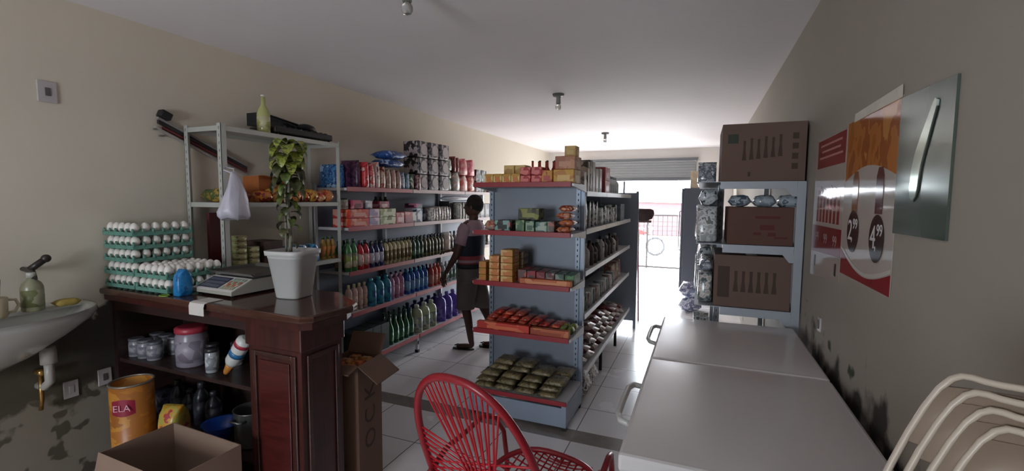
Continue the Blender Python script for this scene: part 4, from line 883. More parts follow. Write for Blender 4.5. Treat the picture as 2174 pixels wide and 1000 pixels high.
# ---- things on the open shelves under the counter
def j(*a, **k): return bottle(*a, **k)
for i in range(6): bottle('pale_jar', 'jar', .115, .042, '8f8f94', ['7a7a84', '9c9ca0'], '6c6c74', (-3.27+.09*(i % 3), 1.74 if i < 3 else 1.86, .701), f'{ORD[i % 3]} pale lidded jar in the {"front" if i < 3 else "back"} row at the left of the counter shelf', 'jar', 'pale jars under the counter')
bottle('teal_jar', 'jar', .2, .07, '3f6f6a', ['4a7a74', '38605c'], '2f5a54', (-2.965, 1.90, .701), 'teal plastic jar behind the red-lidded tub under the counter', 'jar', None)
bottle('storage_tub', 'jar', .235, .085, '8c8490', ['9a94a0', '7c7480'], 'a83848', (-2.80, 1.78, .701), 'large translucent tub with red lid on the upper counter shelf', 'tub', None)
for i, (x, y) in enumerate(((-2.65, 1.80), (-2.55, 1.88), (-2.57, 1.74))): bottle('glass_jar', 'jar', .14, .034, 'a4a8ac', ['8a8e92', 'c0c4c8'], '2c2c30', (x, y, .701), f'{ORD[i]} small glass jar with dark lid right of the red-lidded tub', 'jar', 'small glass jars', rough=.1)
# colourful bottle lying tilted, sticking out of the shelf
cb_ = thing('cleaning_bottle', 'tilted white bottle with orange nozzle and blue and red bands under the counter', 'bottle', (-2.33, 1.72, .85)); cb_.rotation_euler = (0, 0, 0)
TF = Matrix.Rotation(math.radians(-142), 4, 'Y')
def seg(name, m_, prof): q = MB(); q.lathe(prof, n=16, M=TF); return obj(name, q, m_, cb_)
seg('body', mat('cfd0cc', .35), [(.02,-.12), (.04,-.10), (.042,-.06), (.04,-.02), (.04,.06), (.03,.085)]); seg('blue_band', mat('2c6c9c', .35), [(.0415,-.02), (.0418,.012)]); seg('red_band', mat('a83444', .35), [(.0422,-.085), (.0425,-.062)])
seg('nozzle', mat('c8843c', .4), [(.028,.085), (.022,.11), (.017,.15), (.012,.165)])
for i in range(2): packet('white_bag', .12, .14, .05, ['c8c8cc', 'a8a8b0', 'e0e0e4'], (-2.24, 1.78, (.986 if i == 0 else .701)-(.05 if i == 0 else 0)), 'white bag', 'bag') if i > 5 else None
packet('white_packet', .13, .16, .05, ['c8c8cc', 'a8a8b0', 'e0e0e4'], (-2.27, 1.93, .701), 'white packet lying behind the tilted bottle under the counter', 'packet', None)
ptn = thing('steel_pot', 'steel cooking pot standing on the lower shelf under the counter', 'pot', (-2.33, 1.80, .301))
q = MB(); q.lathe([(.085,0), (.095,.01), (.098,.20), (.102,.204), (.094,.204), (.09,.02), (0,.015)], n=24); obj('pot_body', q, mat('8a8a88', .3, .8), ptn)
q = MB(); q.tube([(.05,-.09,.17), (.05,-.12,.17), (-.02,-.125,.17), (-.02,-.095,.17)], .006); obj('pot_handle', q, mat('8a8a88', .3, .8), ptn)
bl = thing('blue_bowl', 'bright blue plastic bowl in front of the steel pot', 'bowl', (-2.42, 1.60, .38)); bl.location = (-2.552, 1.77, .301)
q = MB(); q.lathe([(.05,0), (.075,.03), (.10,.085), (.106,.09), (.096,.085), (.07,.034), (.045,.012), (0,.01)], n=24); obj('bowl', q, mat('1f4aa0', .3), bl)
for i, (x, h) in enumerate(((-2.72, .22), (-2.83, .26), (-2.94, .2), (-3.05, .24))): bottle('dark_bottle', 'round', h, .045, '23242a', ['30303a', '44444c', '26262c'], '3a3a40', (x, 1.84, .301), f'{ORD[i]} dark bottle from the right on the lower shelf under counter', 'bottle', 'dark bottles under the counter')
packet('black_bag', .19, .22, .16, ['1c1c20', '2c2c34', '121214'], (-3.21, 1.84, .301), 'crumpled black bag at the left of the lower counter shelf', 'bag', None)

# ============================================================ IN FRONT OF THE COUNTER
def openbox(name, label, x0, x1, y0, y1, z1, hcol, loc=(0,0,0), rz=0.0, flaps=(), t=.005):
    o = thing(name, label, 'cardboard box', loc, rz)
    q = MB(); q.box(x0, x1, y0, y1, 0, t)
    for a in ((x0, x0+t, y0, y1), (x1-t, x1, y0, y1), (x0+t, x1-t, y0, y0+t), (x0+t, x1-t, y1-t, y1)): q.box(*a, t, z1)
    obj('carton_body', q, mat(hcol, .8, var=.08, scale=8), o)
    for side, ang, ln in flaps:
        q = MB(); c, s_ = math.cos(ang)*ln, math.sin(ang)*ln
        if side == 'x+': q.prism([(x1, z1), (x1+c, z1+s_), (x1+c, z1+s_+t), (x1, z1+t)], y0, y1, 'y')
        if side == 'x-': q.prism([(x0, z1), (x0-c, z1+s_), (x0-c, z1+s_+t), (x0, z1+t)], y0, y1, 'y')
        if side == 'y-': q.prism([(y0, z1), (y0-c, z1+s_), (y0-c, z1+s_+t), (y0, z1+t)], x0, x1, 'x')
        if side == 'y+': q.prism([(y1, z1), (y1+c, z1+s_), (y1+c, z1+s_+t), (y1, z1+t)], x0, x1, 'x')
        obj('flap', q, mat(hcol, .8, var=.08, scale=8), o)
    return o
openbox('cardboard_box', 'open empty cardboard box on the floor in front of the wooden counter', -.265, .265, -.165, .165, .50, '8a7262', (-2.305, 1.345, 0), -.03, [('y-', -1.35, .16)])
cn = thing('chip_canister', 'tall orange snack canister with a red logo beside the open cardboard box', 'canister', (-2.885, 1.50, 0))
q = MB(); q.lathe([(.095,0), (.10,.01), (.10,.68), (.095,.68), (.093,.03), (0,.02)], n=32); obj('canister_body', q, printed(['b8762c', 'a8682a', 'c08434', '9c5f26'], 5, .4, (1, 1, 2), kind='noise'), cn)
q = MB(); q.tube([(.0985*math.cos(2*PI*i/32), .0985*math.sin(2*PI*i/32), .683) for i in range(32)], .006, 6, closed=True); obj('rim', q, mat('8c8478', .35, .5), cn)
n_ = 14; q = MB(); LGA = -.95
for k0, (aw, zz0, zz1, rr_) in enumerate(((.56, .535, .605, .1012),)):
    vs = [[q.b.verts.new((rr_*math.cos(LGA+aw*(2*i/n_-1)), rr_*math.sin(LGA+aw*(2*i/n_-1)), z + (.012*math.sin(PI*i/n_)*(1 if z > .55 else -1)))) for i in range(n_+1)] for z in (zz0, zz1)]
    for i in range(n_): q.b.faces.new([vs[0][i], vs[0][i+1], vs[1][i+1], vs[1][i]])
lg = obj('logo', q, mat('8f1f38', .4), cn)
lt = text('lettering', 'ELA', .05, mat('d8a0b0', .4), lg, (.106*math.cos(LGA), .106*math.sin(LGA), .570), (PI/2, 0, LGA+PI/2), .001)
cp = packet('chip_bag', .12, .14, .24, ['b8862c', 'a8a04c', 'c8963c', 'a84448'], (-2.68, 1.50, .52), 'yellow and pink snack bag standing behind the open box by the canister', 'snack bag', None, upright=True)
cp.location = (-2.70, 1.60, .302); cp.rotation_euler = (0, 0, .3)
# tall carton right of the pillar
tb = openbox('tall_carton', 'tall brown open carton packed with goods standing right of the counter pillar', -.115, .115, -.12, .12, .76, '6f5444', (-1.87, 2.10, 0), .12, [('x+', -.62, .15), ('y-', -.2, .09), ('y+', 1.1, .12)])
for i, (z, ch_) in enumerate(((.58, 'K'), (.44, 'C'), (.30, 'O'))): text('printed_letter', ch_, .15, mat('3f2c24', .7), tb, (.1158, 0, z), (Matrix.Rotation(PI/2, 3, 'Z') @ Matrix.Rotation(PI/2, 3, 'X') @ Matrix.Rotation(PI/2, 3, 'Z')).to_euler(), .0006)
for i in range(6): packet('orange_bag', .085, .068, .07, [['c8702c', 'a8502c', 'd89a4c'], ['b8602c', '8a5c34', 'c8a070'], ['6c5c44', 'b87838', '8c8878']][i % 3], (-1.89+.11*(i % 2), 2.02+.07*(i//2)*1.0, .70+.015*(i % 3)) if False else (-1.912+.086*(i % 2), 2.028+.07*(i//2)*1.0, .69), f'orange snack bag in the tall carton, {ORD[i//2]} row, {["left","right"][i % 2]}', 'snack bag', 'orange snack bags in carton', seed=i % 3)
packet('paper_sack', .17, .17, .67, ['6c5c44', '5c4c38'], (-1.87, 2.10, .012), 'brown paper sack filling the tall carton under the orange bags', 'sack', None, upright=True)

# ============================================================ RED STRING CHAIR
RC = mat('b31a28', .35, var=.05); RCF = mat('7c1820', .3, .2); RCB = mat('8e1622', .3, var=.05)
ch = thing('string_chair', 'red woven-string armchair with an oval back in the foreground', 'chair', (0, 0, 0))
th, lnn = -.19, -.353
wv = Vector((math.cos(th), math.sin(th), 0)); nv = Vector((-math.sin(th), math.cos(th), 0)); uv = Vector((0, 0, math.cos(lnn))) + nv*math.sin(lnn)
CC = Vector((-.722, 1.476, .674)); AA, BB = .27, .45
def ov(a, sc_=1.0, off=0.0):
    c, s_ = math.cos(a), math.sin(a); e = 2/2.3
    return CC + wv*AA*sc_*math.copysign(abs(c)**e, c) + uv*BB*sc_*math.copysign(abs(s_)**e, s_) + nv*math.cos(lnn)*off
obj('back_frame', MB().tube([ov(2*PI*i/64) for i in range(64)], .0145, 10, closed=True), RCB, ch)
inn = Vector(CC) - uv*.02
q = MB()   # vertical strings gathering at the waist, and slanted side strings
def strand(q, p0, p1, k=.0042, sag=.012, n=5):
    P = []
    for i in range(n+1):
        t = i/n; p = Vector(p0).lerp(Vector(p1), t); P.append(p - nv*sag*math.sin(PI*t)*0 )
    q.tube(P, k, 6)
for i in range(15):
    t = (i-7)/7
    a = PI/2 - t*.62; top_ = ov(a); w_ = CC + wv*(t*.055) - uv*.03; bot = ov(-PI/2 + t*.75)
    strand(q, top_, w_ + nv*.006*(1 if i % 2 else -1)); strand(q, w_ + nv*.006*(1 if i % 2 else -1), bot)
obj('vertical_strings', q, RC, ch)
q = MB()
for i in range(17):
    t = i/16
    for sgn in (1, -1):
        aL = (PI - .30) + t*.95 if sgn == 1 else (.30) - t*.95
        aR = (-.05) - t*1.05 if sgn == 1 else (PI + .05) + t*1.05
        strand(q, ov(aL), ov(aR) , k=.0040)
obj('crossed_strings', q, RC, ch)
# seat ring, arms and legs
def st(u, v, z): return Vector((CC.x, CC.y, 0)) + wv*u + nv*(v) + Vector((0, 0, z))
seat = []
for i in range(40):
    a = 2*PI*i/40; c, s_ = math.cos(a), math.sin(a)
    v = .36 + .30*math.copysign(abs(s_)**.8, s_); u = .275*math.copysign(abs(c)**.7, c)
    seat.append(st(u, v, -.03+.36 + .11*max(0, (v-.1)/.56)**1.2))
obj('seat_frame', MB().tube(seat, .0135, 10, closed=True), RCB, ch)
q = MB()
for i in range(22):
    t = (i+.5)/22; k0 = int(t*20)
    p0 = seat[(10+int(t*20)) % 40]; p1 = seat[(10-int(t*20)) % 40]
    mid = (p0+p1)/2 - Vector((0, 0, .03)); q.tube([p0, p0.lerp(mid, .5)-Vector((0,0,.008)), mid, p1.lerp(mid, .5)-Vector((0,0,.008)), p1], .004, 6)
for i in range(12):
    u = -.2+.4*i/11; q.tube([st(u, .07, .335), st(u, .36, .345), st(u, .655, .435)], .004, 6)
obj('seat_strings', q, RC, ch)
for sg in (1, -1):
    P = [st(.26*sg, -.0, .60), st(.31*sg, .16, .615), st(.335*sg, .34, .61), st(.325*sg, .44, .64), st(.305*sg, .52, .61), st(.29*sg, .575, .52), st(.285*sg, .60, .36), st(.30*sg, .62, .02)]
    Q = []
    for a, b_ in zip(P, P[1:]): Q += [a.lerp(b_, k/3) for k in range(3)]
    Q.append(P[-1]); obj('arm_and_front_leg', MB().tube(Q, .0125, 10), RCF, ch)
    obj('rear_leg', MB().tube([st(.20*sg, .06, .35), st(.24*sg, -.06, .2), st(.27*sg, -.14, .012)], .0125, 10), RCF, ch)
    obj('floor_rail', MB().tube([st(.27*sg, -.14, .0135), st(.30*sg, .62, .0135)], .0125, 10), RCF, ch)

# ============================================================ CHEST FREEZER
FZ = mat('d6d2d1', .22, var=.03, scale=2, coat=.2); FZG = mat('8a8a88', .5)
fz = thing('chest_freezer', 'long white two-lid chest freezer along the right wall', 'freezer', (0, 0, 0))
FX0, FX1, FY0, FY1, FT = -.20, .515, 1.30, 3.03, .98
q = MB(); q.box(FX0+.02, FX1-.02, FY0+.02, FY1-.02, .06, .90, bev=.015); obj('cabinet', q, FZ, fz)
obj('gasket', MB().box(FX0+.03, FX1-.03, FY0+.03, FY1-.03, .901, .915), mat('5c5a58', .6), fz)
def lid(y0, y1):
    q = MB(); nx, ny = 12, 12; g_ = {}
    q.box(FX0, FX1, y0, y1, .916, .972, bev=.012)
    # slight crown
    V = [[q.b.verts.new((FX0+.02+(FX1-FX0-.04)*i/nx, y0+.02+(y1-y0-.04)*k/ny, .9722+.010*(1-(2*i/nx-1)**4)*(1-(2*k/ny-1)**4))) for k in range(ny+1)] for i in range(nx+1)]
    for i in range(nx):
        for k in range(ny): f_ = q.b.faces.new([V[i][k], V[i+1][k], V[i+1][k+1], V[i][k+1]]); f_.smooth = True
    return obj('lid', q, FZ, fz)
for y0, y1 in ((FY0, 2.187), (2.197, FY1)):
    l_ = lid(y0, y1); ym = (y0+y1)/2 + (.0 if y0 < 2 else .0)
    ym = 1.71 if y0 < 2 else 2.66
    P = [(FX0-.001, ym-.17, .95), (FX0-.030, ym-.165, .955), (FX0-.044, ym-.12, .957), (FX0-.046, ym, .957), (FX0-.044, ym+.12, .957), (FX0-.030, ym+.165, .955), (FX0-.001, ym+.17, .95)]
    Q = []
    for a, b_ in zip(P, P[1:]): Q += [Vector(a).lerp(Vector(b_), k/3) for k in range(3)]
    Q.append(Vector(P[-1])); obj('lid_handle', MB().tube(Q, .011, 10), mat('b4b4b0', .3), l_)
q = MB()
for x in (FX0+.08, FX1-.08):
    for y in (FY0+.1, FY1-.1): q.lathe([(.03, 0), (.03, .06)], (x, y, 0), 12)
obj('caster', q, BLK, fz)
for i in range(8): obj('hinge', MB().box(FX1-.02, FX1+.012, 1.42+.2*i, 1.47+.2*i, .86, .93), FZG, fz) if i in (0, 3, 5, 7) else None

# ============================================================ BOX RACK (right)
BR = mat('a9b0b8', .4, .3)
br_ = thing('box_rack', 'white metal shelving rack holding three cardboard boxes beyond the freezer', 'rack', (0, 0, 0))
bx0, bx1, by0, by1 = -.03, .552, 3.12, 4.75
for x, sx in ((.104, 1), (bx1, -1)):
    for y, s2 in ((by0 if x > .3 else 3.62, 1), (by1, -1)): obj('post', angle_post(x, y, sx, s2, 1.818), [BR, mat('70757c', .6)], br_)
obj('corner_post', MB().box(.508, .552, 3.113, 3.1195, 0, 1.818), BR, br_)
BZ = {1.82: .045, 1.435: .05, 1.045: .05, .5: .05, .15: .05}
for z, hh in BZ.items():
    sh = obj('shelf', MB().box(bx0+.004, bx1-.004, by0+.004, by1-.004, z-.004, z), BR, br_)
    obj('shelf_edge', MB().box(.10 if z > 1.5 else .125, bx1-.045, by0-.003, by0+.003, z-hh, z), BR, sh)
    obj('gusset', MB().prism([(.508, z-hh), (.508, z-hh-.045), (.485, z-hh-.045), (.45, z-hh)], by0-.004, by0-.001, 'y'), BR, sh)
BXC = '6b564c'
def bigbox(label, x0, x1, y0, y1, z0, z1, marks, col=BXC):
    o = thing('cardboard_carton', label, 'cardboard box', (0, 0, 0))
    obj('carton_body', MB().box(x0, x1, y0, y1, z0, z1, bev=.003), mat(col, .8, var=.1, scale=5), o)
    w_, h = x1-x0, z1-z0
    for nm, hx, items in marks:
        for poly in items: obj(nm, MB().prism([(x0+u*w_, z0+v*h) for u, v in poly], y0-.0012, y0-.0002, 'y'), mat(hx, .8), o)
    obj('tape', MB().box((x0+x1)/2-.03, (x0+x1)/2+.03, y0+.02, y1-.02, z1+.0003, z1+.001), mat('8a7460', .3), o)
    return o
def glyph(u, v, w_, h): return [[(u, v), (u+w_, v), (u+w_*.75, v+h*.55), (u+w_*.8, v+h), (u+w_*.2, v+h), (u+w_*.25, v+h*.55)]]
def sqr(u, v, w_, h): return [(u, v), (u+w_, v), (u+w_, v+h), (u, v+h)]
m1 = [('dark_print', '46382f', [g_ for i in range(6) for g_ in glyph(.25+.085*i, .36+.012*i, .055, .34+.03*(i % 2))] + [sqr(.84, .20+.17*i, .07, .10) for i in range(4)] + [sqr(.33, .08, .03, .08)]), ('green_print', '3a4238', [sqr(.07, .66, .13, .16)])]
bigbox('large brown cardboard box topmost on the box rack with row of dark marks', .10, .545, 3.13, 3.6, 1.822, 2.165, m1)
m2 = [('red_print', '5c2a28', [sqr(.42, .70, .38, .07), sqr(.50, .40, .22, .14), sqr(.40, .26, .12, .08), sqr(.62, .24, .12, .10), sqr(.72, .18, .2, .05)])]
bigbox('reddish brown cardboard box with faint red print in the middle of the rack', .15, .502, 3.13, 3.55, 1.437, 1.665, m2, '5f4238')
m3 = [('dark_print', '46382f', [g_ for i in range(6) for g_ in glyph(.26+.1*i, .30, .07, .40)] + [sqr(.05, .18, .16, .6)])]
bigbox('brown cardboard box with a dark square print lowest on the box rack', .085, .502, 3.13, 3.58, 1.047, 1.37, m3)
for i in range(3): packet('clear_packet', .13, .2, .10, ['8c98a4', 'a8b4bc', '5c6874'], (.20+.14*i, 3.24, 1.667), f'{ORD[i]} clear wrapped packet squeezed above the middle box on the rack', 'packet', 'clear packets above the middle box', seed=i, rough=.15) if False else packet('clear_packet', .13, .2, .075, ['8c98a4', 'a8b4bc', '5c6874'], (.215+.135*i, 3.24, 1.667), f'{ORD[i]} clear wrapped packet squeezed above the middle box on the rack', 'packet', 'clear packets above the middle box', seed=i, rough=.15)
# wrapped goods bulging out of the aisle side of the rack
SV = [['c8ccd0', '9aa4ac', '6c747c', 'e4e8ec'], ['b0b4b4', 'd8dcdc', '7c8480'], ['c0b8b4', 'e0dcd8', '8c9494', '5a6468'], ['a0a8b0', 'c8d0d4', '4c545c']]
for lv, (z, hh, nn) in enumerate(((1.822, .17, 6), (1.437, .24, 9), (1.047, .20, 9), (.502, .22, 8))):
    for i in range(nn):
        y = 3.28+.155*i if lv else 3.74+.145*i; nb = lv == 2 and y < 3.66
        packet('clear_bag', .09 if nb else .13, .14, hh*.97, SV[(i+lv) % 4], (.034+R_.uniform(-.012, .003), y, z+.001), f'{ORD[i]} silvery clear-wrapped bag from the near end, {["top", "second", "third", "fourth"][lv]} level of the box rack', 'bag', f'silvery bags on rack level {["one", "two", "three", "four"][lv]}', upright=True, rough=.18, seed=(i+lv) % 4, scale=30)
        if lv in (1, 2) and i % 1 == 0:
            packet('clear_bag', .08 if nb else .12, .13, .11 if not nb else .08, SV[(i+lv+2) % 4], (.035, y, z+hh*.97+.003), f'{ORD[i]} small silvery bag from the near end lying atop others, {["top", "second", "third", "fourth"][lv]} rack level', 'bag', f'small silvery bags on rack level {["one", "two", "three"][lv]}', rough=.18, seed=i % 4, scale=30)
for i in range(2): packet('plastic_bundle', .34, .36, .23, ['b4b8cc', 'd8dce8', '6c708c', '8c94b0'], (-.12, 7.6, .001+.235*i), f'{["lower", "upper"][i]} clear plastic bundle on the floor before the tall fridge', 'bundle', 'clear plastic bundles', rough=.15, seed=i)

# ============================================================ FRIDGE, BROOM, LAMPS
fg = thing('fridge', 'tall dark grey fridge standing near the street door', 'fridge', (0, 0, 0))
FG = mat('4c505a', .4); q = MB(); q.box(-.31, .32, 8.82, 9.4, .04, 1.93, bev=.015); obj('cabinet', q, FG, fg)
obj('door', MB().box(-.345, -.312, 8.83, 9.39, .12, 1.92, bev=.008), mat('555a66', .4), fg)
obj('handle', MB().tube([(-.345, 8.9, .8), (-.375, 8.9, .82), (-.375, 8.9, 1.5), (-.345, 8.9, 1.52)], .01, 8), CH, fg)
q = MB()
for x in (-.25, .26):
    for y in (8.9, 9.32): q.lathe([(.02, 0), (.02, .041)], (x, y, 0), 8)
obj('foot', q, BLK, fg)
carton('beige_carton', .42, .34, .30, ['c4b49c', 'b8a68c'], (.0, 9.1, 1.931), 'beige cardboard box on top of the dark fridge', 'cardboard box', None)
bm = thing('broom', 'upturned broom with brown bristles leaning at the far end of the gondola', 'broom', (-.80, 6.62, 0))
obj('broomstick', MB().tube([(.02, .02, .0), (-.02, 0, 1.42)], .012, 8), mat('a8606c', .5), bm)
q = MB(); q.loft([(-.02+.055, 0, 1.42, .05, .02), (-.02+.06, 0, 1.45, .13, .03), (.045, 0, 1.52, .15, .045), (.045, 0, 1.57, .14, .05), (.045, 0, 1.585, .11, .03)], 18)
for v in q.b.verts: v.co += Vector((noise.noise(v.co*40), noise.noise(v.co*40+Vector((3,0,0))), noise.noise(v.co*55)))*.008
obj('bristles', q, mat('4c3c38', .9, bump=.8), bm)
obj('broom_head', MB().box(-.08, .16, -.02, .02, 1.395, 1.43, bev=.01), mat('6c5850', .5), bm)
for i, (x, y) in enumerate(((-1.43, 4.73), (-1.51, 7.66), (-1.43, 2.05))):
    l_ = thing('ceiling_lamp', ['ceiling lamp socket with round grey base, the nearer of the two facing the gondola', 'ceiling lamp socket nearest the street door', 'ceiling lamp socket cut by the top edge of the photo'][i], 'ceiling lamp', (x, y, ZC))
    q = MB(); q.lathe([(.02, -.024), (.055, -.022), (.062, -.006), (.062, 0)], n=24); obj('base', q, mat('6c6a68', .5), l_)
    q = MB(); q.lathe([(.022, -.10), (.025, -.095), (.022, -.03), (.024, -.0245)], n=16); obj('socket', q, mat('8f8d8a', .5), l_)
    if i != 9:
        q = MB(); q.lathe([(0, -.165), (.02, -.16), (.03, -.14), (.028, -.12), (.016, -.102)], n=16); obj('bulb', q, mat('d8d8d4', .1, trans=.6), l_)

# ============================================================ POSTERS (right wall)
def wallpoly(name, pts, x, t, m_, parent): return obj(name, MB().prism(pts, XR-x-t, XR-x, 'x'), m_, parent)
GL = dict(rough=.12)
pA = thing('price_poster', 'red and white price poster farther along the right wall, beside the orange one', 'poster', (0, 0, 0))
wallpoly('sheet', [(2.365, 1.355), (2.93, 1.31), (2.93, 2.02), (2.365, 2.02)], .001, .001, mat('b8aca4', .12), pA)
wallpoly('header', [(2.38, 1.87), (2.89, 1.87), (2.89, 2.01), (2.38, 2.01)], .0022, .0006, mat('8f2a2c', .14), pA)
for k, (a, b_) in enumerate(((2.44, 2.83), (2.46, 2.80), (2.42, 2.84))): wallpoly('header_line', [(a, 1.975-.03*k), (b_, 1.975-.03*k), (b_, 1.985-.03*k), (a, 1.985-.03*k)], .003, .0005, mat('c88c84', .2), pA)
q = MB()
for i in range(7): q.prism([(2.42+.065*i, 1.60), (2.46+.065*i, 1.60), (2.455+.065*i, 1.76+.01*(i % 3)), (2.425+.065*i, 1.76)], XR-.0028, XR-.0022, 'x')
obj('product_picture', q, mat('8a2c28', .14), pA)
wallpoly('price_band', [(2.37, 1.46), (2.92, 1.44), (2.92, 1.58), (2.37, 1.58)], .0022, .0006, mat('7c1c22', .14), pA)
for i in range(3): text('price', ['0,99', '1,99', '3,99'][i] if False else '99', .07, mat('a8908c', .3), pA, (XR-.0035, 2.47+.17*i, 1.52), (PI/2, 0, -PI/2), .0003)
for i in range(2): wallpoly('dark_mark', [(2.42+.4*i, 1.37), (2.45+.4*i, 1.37), (2.45+.4*i, 1.425), (2.42+.4*i, 1.425)], .0022, .0006, mat('2c2624', .3), pA)
pB = thing('ice_pop_poster', 'orange and white price poster reading 2,99 and 4,99 on the right wall', 'poster', (0, 0, 0))
wallpoly('sheet', [(1.785, 1.395), (2.36, 1.395), (2.36, 2.03), (1.785, 2.03)], .001, .001, mat('bdb3aa', .10), pB)
arc = [(1.79+.565*i/16, 1.785+.05*math.sin(PI*i/16)) for i in range(17)]
wallpoly('orange_field', arc + [(2.355, 2.025), (1.79, 2.025)], .0022, .0006, printed(['a8601c', 'b8702c', '9c541c', 'c08038'], 7, .1, (1, 1, .6), kind='noise'), pB)
arc1 = [(1.79+.565*i/20, 1.50-.06*math.sin(PI*min(1, i/20*1.0))-.03*(1-i/20)) for i in range(21)]
wallpoly('red_swoosh', [(2.355, 1.40), (1.79, 1.40)] + [(y, z) for y, z in arc1], .0022, .0006, mat('8f1c28', .12), pB)
wallpoly('white_swoosh', [(y, z+.004) for y, z in arc1] + [(y, z+.018) for y, z in reversed(arc1)], .0030, .0006, mat('cfc8c0', .12), pB)
for i, (yc, zc, pr, ce) in enumerate(((2.205, 1.585, '2', '99'), (1.935, 1.575, '4', '99'))):
    wallpoly('ice_pop', [(yc-.035, 1.66), (yc+.035, 1.66), (yc+.035, 1.79), (yc+.02, 1.82), (yc-.02, 1.82), (yc-.035, 1.79)], .003, .0008, mat(['8a5a30', '5a201c'][i], .15), pB)
    wallpoly('price_oval', [(yc+.072*math.cos(2*PI*k/32), zc+.083*math.sin(2*PI*k/32)) for k in range(32)], .0042, .0008, mat('33201e', .15), pB)
    text('price', pr, .115, mat('d8d4d0', .3), pB, (XR-.0054, yc+.032, zc), (PI/2, 0, -PI/2), .0004)
    text('price', ',', .08, mat('d8d4d0', .3), pB, (XR-.0054, yc+.004, zc-.012), (PI/2, 0, -PI/2), .0004)
    text('price', ce, .058, mat('d8d4d0', .3), pB, (XR-.0054, yc-.030, zc+.028), (PI/2, 0, -PI/2), .0004)
wallpoly('tape_strip', [(1.787, 2.022), (2.27, 2.02), (2.265, 2.052), (1.79, 2.062)], .004, .0012, mat('cfcabc', .5, bump=.6, bscale=30), pB)
pC = thing('glossy_panel', 'grey-green glossy square panel with a long modelled leaf-shaped blade on the right wall', 'panel', (0, 0, 0))
wallpoly('sheet', [(1.447, 1.607), (1.785, 1.605), (1.785, 2.018), (1.447, 2.008)], .001, .006, mat('5f6b62', .16, .35, var=.25, scale=2.2), pC)
bl_ = [(1.640+.024*math.cos(a), 1.735+.028*math.sin(a)) for a in [PI+PI*k/10 for k in range(11)]] + [(1.655, 1.80), (1.625, 1.86), (1.60, 1.885), (1.555, 1.965)] + [(1.538+.009*math.cos(a), 1.970+.009*math.sin(a)) for a in [PI*.25+PI*.0, 0]] + [(1.535, 1.95), (1.60, 1.83)]
bl_ = [(1.618, 1.735), (1.625, 1.715), (1.64, 1.705), (1.658, 1.712), (1.668, 1.735), (1.664, 1.79), (1.645, 1.84), (1.615, 1.885), (1.556, 1.962), (1.545, 1.972), (1.533, 1.966), (1.535, 1.95), (1.572, 1.87), (1.605, 1.80)]
wallpoly('reflection_outline', [(1.60+(y-1.60)*1.0-(.006 if y < 1.62 else -.002), z-.003) for y, z in bl_], .0072, .0015, mat('20231f', .3), pC)
wallpoly('reflection', bl_, .0088, .003, mat('a9b4aa', .12, .7, var=.3, scale=8), pC)  # glare reflection in the panel, modelled as a raised silver shape with dark outline

# ============================================================ STACKED WHITE CHAIRS (right foreground)
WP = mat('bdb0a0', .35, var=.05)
def plastic_chair():
    t = thing('plastic_chair', '', 'chair', (0, 0, 0))
    # local: back runs along +x from the visible left edge, chair faces -y ... seat toward +y
    n, mrow = 10, 10; q = MB(); rows = []
    for side in (0, 1):
        rr2 = []
        for i in range(mrow+1):
            t_ = i/mrow; z = .42+.42*t_; hw = .21-.035*t_**2
            y = -.20-.085*t_-.05*t_*t_
            rr2.append([q.b.verts.new((u*hw, y-.035*(1-u*u)+(.010 if side else 0), z+(.02*(1-u*u) if i == mrow else 0))) for u in [2*k/n-1 for k in range(n+1)]])
        rows.append(rr2)
    A_, B_ = rows
    for i in range(mrow):
        for k in range(n):
            if 2 <= i <= 7 and k % 2 == 1: 
                continue
            for S_, fl in ((A_, False), (B_, True)):
                f4 = [S_[i][k], S_[i][k+1], S_[i+1][k+1], S_[i+1][k]]; q.b.faces.new(f4[::-1] if fl else f4).smooth = True
    for e in [e for e in q.b.edges if e.is_boundary]: pass
    be = [e for e in q.b.edges if e.is_boundary and all(v in set(sum(A_, [])) for v in e.verts)]
    mp = {a: b_ for ra, rb in zip(A_, B_) for a, b_ in zip(ra, rb)}
    for e in be:
        a, b_ = e.verts
        try: q.b.faces.new([a, b_, mp[b_], mp[a]])
        except ValueError: pass
    obj('backrest', q, mat('8c7b6b', .4, var=.08), t)  # browner than the rim: half-shadow on the back put into its colour
    q = MB(); P = [(-.212, -.20, .42), (-.205, -.245, .63), (-.178, -.325, .835), (-.12, -.345, .862), (0, -.362, .870), (.12, -.345, .862), (.178, -.325, .835), (.205, -.245, .63), (.212, -.20, .42)]
    P = [Vector(p) for p in P]; P2 = []
    for k in range(len(P)-1):
        p0, p1, p2, p3 = P[max(k-1, 0)], P[k], P[k+1], P[min(k+2, len(P)-1)]
        for j2 in range(5):
            u = j2/5; P2.append(.5*((2*p1)+(p2-p0)*u+(2*p0-5*p1+4*p2-p3)*u*u+(3*p1-p0-3*p2+p3)*u**3))
    q.tube(P2+[P[-1]], .0048, 8); obj('back_rim', q, WP, t)
    q = MB(); q.box(-.21, .21, -.2, .22, .415, .428, bev=.004); obj('seat', q, WP, t)
    for sx in (-1, 1):
        q = MB(); q.tube([(sx*.212, -.22, .60), (sx*.245, -.05, .645), (sx*.25, .12, .64), (sx*.235, .2, .60), (sx*.225, .22, .43)], .014, 8, flat=1.5); obj('armrest', q, WP, t)
        for yy in (-.21, .21):
            q = MB(); q.tube([(sx*.205, yy, .42), (sx*.235, yy*1.2, 0)], [.02, .014], 8); obj('leg', q, WP, t)
    return t
tpl = plastic_chair(); tpl.scale = (.9, .9, .9)
def place_chair(i, loc, lab):
    o = tpl if i == 0 else dup(tpl, loc, 0)
    o.location = loc; o.rotation_euler = (0, 0, math.radians(122)); o['label'] = lab; o['group'] = 'stacked white plastic chairs'
NM = ['topmost, its back edge furthest left', 'second from the top', 'third from the top', 'fourth from the top']
